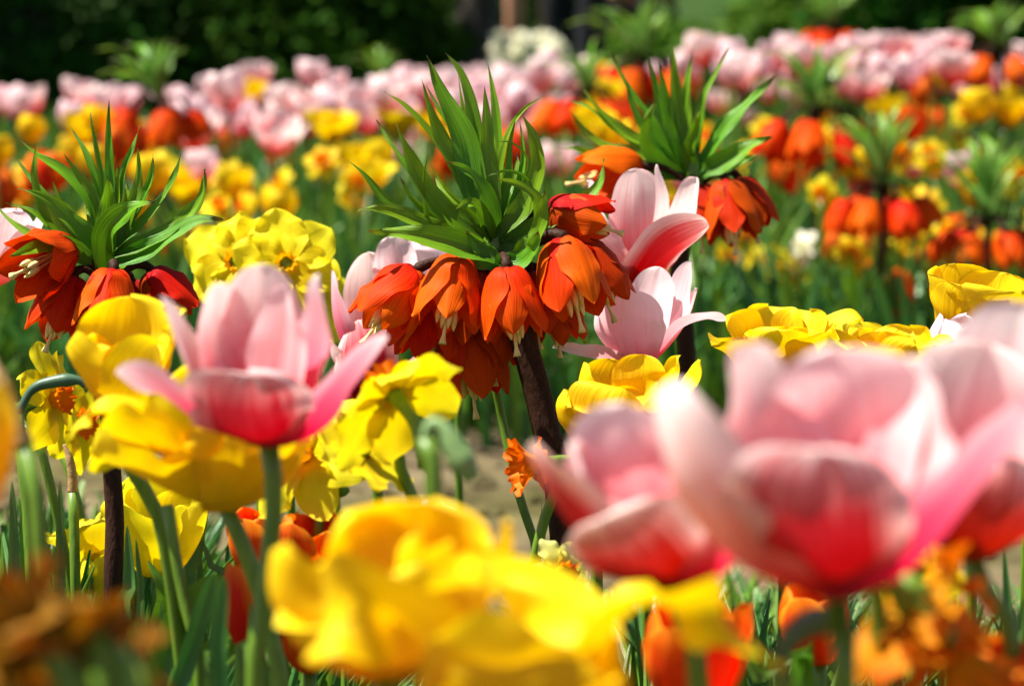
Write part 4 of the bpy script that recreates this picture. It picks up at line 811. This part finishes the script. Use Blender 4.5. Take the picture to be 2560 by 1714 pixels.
def rear_crown(px, py, d, label, sc=1.0, nb=6, red=0, nl=24):
    """px, py: where the stem meets the leaf tuft"""
    c = W(px, py, d); rnd = random.Random(int(px + py))
    o = thing('crown_imperial', label, 'crown imperial', (c[0], c[1], 0), 'crown imperials in flower')
    s = obj('stem', CI_STEM, o); s.scale = (1, 1, c[2])
    for k in range(nb):
        a = 6.283 * k / nb + rnd.uniform(-.2, .2)
        p = obj('pedicel', CROWN, o); p.location = (0, 0, c[2] - .01); p.rotation_euler = (0, 0, a); p.scale = (sc,) * 3
        b = obj('bell', BELLS[1 if (red and k % 3 == 0) else 0], o); b.location = (.055 * sc * math.cos(a), .055 * sc * math.sin(a), c[2] - .022)
        b.rotation_euler = (0, -rnd.uniform(.15, .6), a); b.scale = (sc * rnd.uniform(.9, 1.1),) * 3
    for k in range(nl):
        a = k * 2.4 + rnd.uniform(-.3, .3)
        l = obj('leaf', CI_LEAF[(k * 3 + rnd.randrange(2)) % 5], o); l.location = (0, 0, c[2] - .005 + .0012 * k); l.rotation_euler = (rnd.uniform(-.15, .15), rnd.uniform(-.1, .35), a); l.scale = (sc * .85, sc * .85, sc * (.8 if d < 5 else .62))
    return o
rear_crown(2203, 462, 4.55, 'out of focus crown imperial on a tall bare grey stem, its bells sunlit', 1.0)
rear_crown(2045, 275, 5.3, 'blurred crown imperial with dark red drooping bells, beside the sharper leaf tuft of another', 1.3, 7, 1)
rear_crown(2078, 60, 8.6, 'small far crown imperial rising above the pink rows against the dark trees', 1.1, 6)
rear_crown(2500, 120, 7.4, 'blurred crown imperial with a feathery tuft, at the far picture edge', 1.3)
rear_crown(1610, 150, 6.8, 'blurred crown imperial behind the leaf blades of another, its bells spread into orange patches', 1.5, 7)
rear_crown(395, 245, 5.6, 'lone blurred crown imperial with a tall light green tuft among the pink tulips', 1.2, 5)
rear_crown(955, 205, 8.8, 'tiny far crown imperial beside the largest leaf tuft, mostly hidden by pink tulips', 1.1)
rear_crown(2470, 545, 4.6, 'low crown imperial with a pale airy tuft and bright orange bells at the picture edge', 1.05)
rear_crown(1470, 225, 6.0, 'crown imperial seen only as glowing orange bells above yellow tulips', 1.2, 6, 0, 9)

# ------------------------------------------------------------------ foliage nobody could count
def blades(name, spots, mat, kind='stuff'):
    """spots: (x, y, height, lean_x, lean_y, half width, twist)"""
    nu = 6; S = np.array(spots); n = len(S); V = np.zeros((n, nu, 3, 3)); U = np.zeros((n, nu, 3, 2)); us = np.linspace(0, 1, nu)
    wd = np.array([.8, 1, 1, .9, .62, .06])
    for i, u in enumerate(us):
        cx = S[:, 0] + S[:, 3] * u ** 2; cyy = S[:, 1] + S[:, 4] * u ** 2; cz = S[:, 2] * (u - .12 * u ** 3) - .01
        for j, v in enumerate((-1, 0, 1)):
            w = S[:, 5] * wd[i] * v
            V[:, i, j, 0] = cx + w * np.cos(S[:, 6]) - (abs(v) * S[:, 5] * .4) * np.sin(S[:, 6]); V[:, i, j, 1] = cyy + w * np.sin(S[:, 6]) + (abs(v) * S[:, 5] * .4) * np.cos(S[:, 6]); V[:, i, j, 2] = cz
            U[:, i, j, 0] = (v + 1) / 2; U[:, i, j, 1] = u
    F = []
    for k in range(n):
        b = k * nu * 3
        for i in range(nu - 1):
            for j in range(2): q = b + i * 3 + j; F.append((q, q + 1, q + 4, q + 3))
    o = obj(name, (V.reshape(-1, 3), F, U.reshape(-1, 2), mat)); o['kind'] = kind; return o
def spot(px, d, h, w=.006):
    c = W(px, 900, d); return (c[0], c[1] - 0, h, rng.gauss(0, .06), rng.gauss(0, .06), w * rng.uniform(.7, 1.4), rng.uniform(-.9, .9))
A_, B_ = [], []
for i in range(4600):
    d = 4.45 + (9.3 - 4.45) * rng.random() ** 1.25; px = rng.uniform(-250, 2810)
    h = rng.uniform(.20, .40) * (1.0 if d > 5 else .92)
    (A_ if rng.random() < .5 else B_).append(spot(px, d, h, .0085))
def near_limit(px, d):
    """how high the nameless foliage of the near bed may stand so that it stays below the flowers, as in the photograph"""
    ys = 1330 if 1640 < px < 2020 else 1110 if px < 470 else (1420 if px < 900 else (1540 if px < 1450 else 1410))
    return W(px, ys, d)[2]
for i in range(5200):
    d = rng.uniform(1.25, 2.9); px = rng.uniform(-250, 2810); hm = near_limit(px, d)
    if hm < .08: continue
    (A_ if rng.random() < .6 else B_).append(spot(px, d, min(hm, .42) * rng.uniform(.6, 1), .0065 if d < 2 else .007))
for i in range(1100):
    lft = rng.random() < .55; px = rng.uniform(-120, 480) if lft else rng.uniform(1460, 2700); d = rng.uniform(1.6, 2.7); hm = W(px, 1120 if lft else 1400, d)[2]
    if hm > .08: (A_ if rng.random() < .5 else B_).append(spot(px, d, min(hm, .42) * rng.uniform(.7, 1), .009))
for i in range(700):
    px = rng.uniform(250, 800); d = rng.uniform(1.7, 2.8); hm = W(px, 1290 if px < 560 else 1380, d)[2]
    if hm > .08: (A_ if rng.random() < .5 else B_).append(spot(px, d, min(hm, .4) * rng.uniform(.75, 1), .008))
blades('daffodil_foliage', A_, M['leaf']); blades('tulip_foliage', B_, M['grassleaf'])

def clods():
    r = np.random.default_rng(5); n = 620; V = []; F = []
    base = np.array([(1, 0, 0), (-1, 0, 0), (0, 1, 0), (0, -1, 0), (0, 0, 1), (.7, .7, .4), (-.7, .7, .4), (.7, -.7, .4), (-.7, -.7, .4)])
    tri = [(4, 0, 5), (4, 5, 2), (4, 2, 6), (4, 6, 1), (4, 1, 8), (4, 8, 3), (4, 3, 7), (4, 7, 0)]
    for k in range(n):
        s = r.uniform(.006, .03) * (1 if r.random() < .9 else 1.6); c = np.array((r.uniform(-1.6, 1.6), r.uniform(2.7, 4.6), .001)); a = r.uniform(0, 6.28)
        q = base * s * r.uniform(.6, 1.2, (9, 1)) * np.array((1, r.uniform(.6, 1), r.uniform(.4, .9))); q = np.stack([q[:, 0] * math.cos(a) - q[:, 1] * math.sin(a), q[:, 0] * math.sin(a) + q[:, 1] * math.cos(a), q[:, 2]], 1)
        m = len(V); V += [tuple(p) for p in q + c]; F += [tuple(i + m for i in t) for t in tri]
    o = bpy.data.objects.new('soil_clods', mesh_data('soil_clods', V, F, None, M['soil'], False)); COL.objects.link(o); o['kind'] = 'stuff'
clods()
# ------------------------------------------------------------------ trees, hedge and visitors beyond the beds
def leaf_cloud(n, centre_fn, size, seed, mat, up=.3):
    r = np.random.default_rng(seed); C = np.array([centre_fn(r) for _ in range(n)])
    D = r.normal(size=(n, 3)); D[:, 2] = D[:, 2] * .6 + up * 0; D /= np.linalg.norm(D, axis=1, keepdims=True)
    E = np.cross(D, r.normal(size=(n, 3))); E /= np.linalg.norm(E, axis=1, keepdims=True)
    s = size * r.uniform(.6, 1.3, (n, 1))
    V = np.stack([C, C + D * s * .5 + E * s * .26, C + D * s, C + D * s * .5 - E * s * .26], 1).reshape(-1, 3)
    F = [(4 * i, 4 * i + 1, 4 * i + 2, 4 * i + 3) for i in range(n)]
    t = r.random(n); U = np.stack([np.stack([np.full(n, .5), t], 1)] * 4, 1).reshape(-1, 2)
    return V, F, U, mat
def clump_fn(centres, radii):
    def f(r):
        k = r.integers(len(centres)); v = r.normal(size=3); v /= np.linalg.norm(v); q = radii[k] * r.random() ** .33
        p = np.array(centres[k]) + v * q; p[2] = max(p[2], .02); return p
    return f
def shrub(name, label, x, y, w, dp, h, n, mat, seed, size=.07, group='shrubs behind the beds'):
    r = np.random.default_rng(seed); o = thing(name, label, 'shrub', (x, y, 0), group)
    cs = [(r.uniform(-w, w) * .42, r.uniform(-dp, dp) * .42, r.uniform(.10, .82) * h) for _ in range(24)]
    rs = [r.uniform(.14, .30) * h for _ in cs]
    obj('crown', leaf_cloud(n, clump_fn(cs, rs), size, seed, mat), o)
    for k in range(3):
        a = r.uniform(0, 6.28); obj('stem', tube([(.05 * math.cos(a), .05 * math.sin(a), 0), (.15 * math.cos(a), .15 * math.sin(a), h * .4), (.3 * math.cos(a), .3 * math.sin(a), h * .75)], [.022, .016, .008], M['bark'], 8, 10), o)
    return o
def at(px, d): c = W(px, 100, d); return c[0], c[1]
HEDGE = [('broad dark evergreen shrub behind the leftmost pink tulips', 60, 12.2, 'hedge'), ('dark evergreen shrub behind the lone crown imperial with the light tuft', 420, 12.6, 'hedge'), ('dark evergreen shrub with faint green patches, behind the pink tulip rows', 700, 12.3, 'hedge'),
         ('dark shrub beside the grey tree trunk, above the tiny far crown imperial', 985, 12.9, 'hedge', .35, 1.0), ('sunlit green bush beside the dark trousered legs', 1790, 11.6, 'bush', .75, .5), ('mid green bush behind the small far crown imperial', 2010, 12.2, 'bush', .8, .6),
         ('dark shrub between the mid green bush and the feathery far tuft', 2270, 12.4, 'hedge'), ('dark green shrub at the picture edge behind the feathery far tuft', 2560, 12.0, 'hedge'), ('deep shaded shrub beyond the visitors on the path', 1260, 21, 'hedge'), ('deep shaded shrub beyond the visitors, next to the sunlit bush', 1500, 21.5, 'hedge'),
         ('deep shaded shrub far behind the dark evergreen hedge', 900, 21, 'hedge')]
for i, (lb, px, d, mt, *wh) in enumerate(HEDGE):
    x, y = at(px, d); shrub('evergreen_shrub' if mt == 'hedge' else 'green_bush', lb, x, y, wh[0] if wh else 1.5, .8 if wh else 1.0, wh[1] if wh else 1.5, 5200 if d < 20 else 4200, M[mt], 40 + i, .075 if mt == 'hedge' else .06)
def tree(label, x, y, th, tr, crown, n, seed, lean=(0, 0), group='trees shading the background'):
    r = np.random.default_rng(seed); o = thing('tree', label, 'tree', (x, y, 0), group)
    top = np.array((lean[0], lean[1], th))
    obj('trunk', tube([(0, 0, -.05), (lean[0] * .2, lean[1] * .2, th * .25), tuple(top * .6), tuple(top)], [tr * 1.35, tr, tr * .85, tr * .4], M['bark'], 18, 26), o)
    cx, cyy, cz, rx, ry, rz = crown
    cs, rs = [], []
    for k in range(34):
        v = r.normal(size=3); v /= np.linalg.norm(v); q = r.random() ** .4
        cs.append((cx + v[0] * rx * q, cyy + v[1] * ry * q, cz + v[2] * rz * q)); rs.append(r.uniform(.5, .95))
    for k in range(7):
        c = cs[k * 4]; obj('limb', tube([tuple(top * r.uniform(.5, .9)), tuple((np.array(c) + top) / 2 + np.array((0, 0, .2))), c], [tr * .4, tr * .25, tr * .06], M['bark'], 8, 14), o)
    obj('crown', leaf_cloud(n, clump_fn(cs, rs), .20, seed, M['tree']), o); return o
x, y = at(1180, 13.2); tree('tree with a bare grey trunk beside the cream white flower patch', x, y, 4.2, .085, (1.1, .6, 4.6, 1.5, 1.8, 1.4), 8000, 1, (.25, .2))
x, y = at(60, 14.2); tree('shade tree behind the dark hedge above the leftmost tulips', x, y, 4.4, .17, (-3.2, -1.2, 4.5, 1.8, 2.8, 1.5), 17000, 2, (-.3, -.1))
x, y = at(640, 19); tree('shade tree deep in the dark wood behind the hedge', x, y, 4.5, .16, (-3.0, -.6, 4.8, 2.4, 3.2, 2.0), 15000, 3, (.15, 0))
x, y = at(2330, 16.5); tree('shade tree with a nearly black trunk beyond the small far crown imperial', x, y, 4.6, .2, (-1.6, -1.0, 5.0, 2.4, 2.6, 1.9), 12000, 4, (-.1, 0))
x, y = at(1500, 25); tree('shade tree standing far behind the visitors', x, y, 4.8, .2, (-1, -2, 5.0, 4.0, 4.8, 2.3), 18000, 5, (0, 0))
x, y = at(-900, 12.5); tree('spreading tree standing outside the hedge, its crown shading the wood', x, y, 4.2, .18, (-1.5, 0, 4.4, 1.7, 2.2, 1.4), 13000, 6, (0, 0))

# cream white daffodils in a patch beside the trunk
for i in range(26):
    px = rng.uniform(1235, 1400); d = rng.uniform(12.3, 12.9); c = W(px, 100, d)
    rear_flower('white', rng.randrange(2), c[0], c[1], rng.uniform(.30, .42), (0, 0), rng.uniform(0, 6), 1.35, (rng.uniform(-.5, .5), -1, rng.uniform(.2, .8)), 'cream white daffodils in the far patch', 2)
for (o, k, h) in REAR[-26:]: o['label'] = 'cream white daffodil in the far patch beside the grey tree trunk'; 
NWHITE = 26

# visitors: a skinned body (one continuous surface) with clothes and hair as its children
def skin_mesh(name, verts, edges, radii, mat, parent, root=0, sub=2):
    me = bpy.data.meshes.new(name); me.from_pydata(verts, edges, []); o = bpy.data.objects.new(name, me); COL.objects.link(o)
    if parent: o.parent = parent
    m = o.modifiers.new('skin', 'SKIN'); m.use_smooth_shade = True
    for i, sv_ in enumerate(me.skin_vertices[0].data): sv_.radius = (radii[i], radii[i]); sv_.use_root = (i == root)
    s = o.modifiers.new('sub', 'SUBSURF'); s.levels = sub; s.render_levels = sub
    me.materials.append(mat); return o
def person(label, x, y, heading, pose, top_mat, leg_mat, leg_len=1.0, sc=1.0):
    o = thing('person', label, 'person', (x, y, 0), 'visitors on the path'); o.rotation_euler = (0, 0, heading); o.scale = (sc,) * 3
    J = dict(pelvis=(0, 0, .95), chest=(0, 0, 1.32), neck=(0, .0, 1.50), head=(0, -.02, 1.60), crown=(0, -.01, 1.70), shl=(-.19, 0, 1.42), shr=(.19, 0, 1.42), ell=(-.25, .03, 1.14), elr=(.25, .03, 1.14), wrl=(-.24, -.06, .90), wrr=(.24, -.06, .90),
             hil=(-.10, 0, .90), hir=(.10, 0, .90), knl=(-.10, -.03, .50), knr=(.11, -.03, .50), anl=(-.10, .02, .09), anr=(.12, .02, .09), tol=(-.11, -.17, .03), tor=(.14, -.17, .03))
    J.update(pose)
    RD = dict(pelvis=.13, chest=.15, neck=.058, head=.085, crown=.07, shl=.065, shr=.065, ell=.045, elr=.045, wrl=.032, wrr=.032, hil=.095, hir=.095, knl=.06, knr=.06, anl=.042, anr=.042, tol=.035, tor=.035)
    E = [('pelvis', 'chest'), ('chest', 'neck'), ('neck', 'head'), ('head', 'crown'), ('chest', 'shl'), ('chest', 'shr'), ('shl', 'ell'), ('shr', 'elr'), ('ell', 'wrl'), ('elr', 'wrr'), ('pelvis', 'hil'), ('pelvis', 'hir'), ('hil', 'knl'), ('hir', 'knr'), ('knl', 'anl'), ('knr', 'anr'), ('anl', 'tol'), ('anr', 'tor')]
    V = [J[k] for k in J]; idx = {k: i for i, k in enumerate(J)}; rad = [RD[k] for k in J]; ed = [(idx[a], idx[b]) for a, b in E]
    for s in 'lr':                         # five fingers on each hand
        w = np.array(J['wr' + s]); e = np.array(J['el' + s]); dv = unit(w - e); sd_ = unit(np.cross(dv, (0, 1, .2)))
        palm = w + dv * .07; V.append(tuple(palm)); rad.append(.034); pi_ = len(V) - 1; ed.append((idx['wr' + s], pi_))
        for f in range(5):
            off = (f - 2) * .019; ln = (.06, .085, .09, .082, .062)[f]; st = palm + sd_ * off * .9 + dv * (.0 if f == 0 else .02)
            V.append(tuple(st + dv * ln * .6 + sd_ * (off * .7 if f else -.03))); rad.append(.010); ed.append((pi_, len(V) - 1))
            V.append(tuple(st + dv * ln + np.array((0, -.012, 0)) + sd_ * (off * .6 if f else -.035))); rad.append(.0075); ed.append((len(V) - 2, len(V) - 1))
    skin_mesh('body', V, ed, rad, M['skin'], o)
    hd, cw = np.array(J['head']), np.array(J['crown'])
    skin_mesh('hair', [tuple(hd + np.array((0, .035, .03))), tuple(cw + np.array((0, .02, .01))), tuple(hd + np.array((0, .05, -.06)))], [(0, 1), (0, 2)], [.088, .075, .06], M['hair'], o)
    lk = [np.array(J[k]) for k in ('pelvis', 'hil', 'hir', 'knl', 'knr', 'anl', 'anr')]
    fl = lambda a, b: tuple(a + (b - a) * leg_len)
    if leg_len > .55: skin_mesh('trousers', [tuple(k) for k in lk[:5]] + [fl(lk[3], lk[5]), fl(lk[4], lk[6])], [(0, 1), (0, 2), (1, 3), (2, 4), (3, 5), (4, 6)], [.15, .115, .115, .085, .085, .07, .07], leg_mat, o)
    else: skin_mesh('shorts', [tuple(k) for k in lk[:3]] + [fl(lk[1], lk[3]), fl(lk[2], lk[4])], [(0, 1), (0, 2), (1, 3), (2, 4)], [.15, .12, .12, .105, .105], leg_mat, o)
    tk = [np.array(J[k]) for k in ('pelvis', 'chest', 'shl', 'shr', 'ell', 'elr')]
    skin_mesh('shirt', [tuple(tk[0] + np.array((0, 0, .04))), tuple(tk[1]), tuple(tk[2]), tuple(tk[3]), tuple(tk[2] * .35 + tk[4] * .65), tuple(tk[3] * .35 + tk[5] * .65)], [(0, 1), (1, 2), (1, 3), (2, 4), (3, 5)], [.155, .17, .085, .085, .068, .068], top_mat, o)
    for s in 'lr':
        a, t = np.array(J['an' + s]), np.array(J['to' + s])
        skin_mesh('shoe', [tuple(a + np.array((0, .03, -.04))), tuple((a + t) / 2 + np.array((0, 0, -.015))), tuple(t)], [(0, 1), (1, 2)], [.048, .048, .04], M['black_cloth'], o)
    eyes = hd + np.array((0, -.082, .012))
    skin_mesh('nose', [tuple(eyes + np.array((0, -.002, .0))), tuple(eyes + np.array((0, -.022, -.03)))], [(0, 1)], [.009, .013], M['skin'], o, sub=1)
    return o
c = W(1328, 100, 16.5); person('person in shorts with bare calves, standing behind the cream white flower patch', c[0], c[1], .1, dict(knl=(-.095, -.02, .5), knr=(.10, -.02, .5), anl=(-.10, .03, .10), anr=(.095, .03, .12)), M['rust_cloth'], M['black_cloth'], .5)
c = W(1440, 100, 15.2); person('person in dark trousers standing between the white patch and the sunlit bush', c[0], c[1], -.5, dict(anl=(-.07, .05, .09), anr=(.08, -.02, .09), tol=(-.08, -.14, .03), tor=(.10, -.21, .03)), M['black_cloth'], M['black_cloth'], 1.0)
c = W(1545, 100, 16.6); person('person crouching in a pale blue shirt and dark trousers behind the sunlit bush', c[0], c[1], .5, dict(pelvis=(0, .12, .34), chest=(0, -.02, .64), neck=(0, -.09, .80), head=(0, -.13, .90), crown=(0, -.14, 1.0), shl=(-.19, -.04, .74), shr=(.19, -.04, .74), ell=(-.24, -.2, .52), elr=(.24, -.2, .52), wrl=(-.12, -.38, .60), wrr=(.12, -.38, .60),
       hil=(-.10, .08, .32), hir=(.10, .08, .32), knl=(-.16, -.32, .48), knr=(.16, -.32, .46), anl=(-.14, -.06, .10), anr=(.14, -.06, .10), tol=(-.15, -.26, .03), tor=(.15, -.26, .03)), M['blue_cloth'], M['black_cloth'], 1.0)

# ------------------------------------------------------------------ words for the rear bed: each flower told by its look and what it stands by
bpy.context.view_layer.update()
LM = [('the bare grey tree trunk', 1185, 130), ('the cream white patch', 1325, 110), ('the largest leaf tuft', 1190, 330), ('the tuft over the upturned bell', 270, 450), ('the lone crown imperial with the light tuft', 400, 190),
      ('the pink tulip with the bleached petal', 1560, 480), ('the tuft behind the bleached pink tulip', 1720, 270), ('the crown imperial with dark red bells', 2050, 310), ('the crown imperial on the bare grey stem', 2200, 470), ('the small far crown imperial', 2080, 60),
      ('the feathery far tuft', 2490, 130), ('the golden yellow tulip at the edge', 2450, 740), ('the double daffodil cluster', 680, 600), ('the tiny far crown imperial', 955, 190), ('the low crown imperial with the airy tuft', 2460, 560), ('the dark hedge corner', 30, 160), ('the dark trousered legs', 1445, 120)]
ORD = ['right by', 'second out from', 'third out from', 'fourth out from', 'fifth out from', 'sixth out from', 'seventh out from', 'eighth out from', 'ninth out from', 'tenth out from', 'eleventh out from', 'twelfth out from']
ADJ = dict(pink='rose pink tulip', pale='pale pink tulip', yellow='yellow tulip', orange='red orange tulip', daff='lemon daffodil', gold='golden daffodil', white='white daffodil')
cnt = {}; seen_kind = {}
rows = []
for (o, k, h) in REAR[:-NWHITE]:
    x, y, d = proj((o.location.x, o.location.y, h + .03)); dist = sorted((math.hypot(x - a, y - b), n, (a, b)) for n, a, b in LM)[0]
    rows.append((dist[0], o, k, x, y, d, dist[1], dist[2]))
rows.sort(key=lambda q: q[0])
for dd, o, k, x, y, d, lm, (a, b) in rows:
    side = 'above' if y < b - 40 else ('below' if y > b + 60 else 'beside')
    key = (k, lm, side); i = cnt.get(key, 0); cnt[key] = i + 1
    nm = ADJ[k]
    o['label'] = f"{nm} {'set' if side == 'beside' else side + ' and'} {ORD[min(i, 11)]} {lm}"
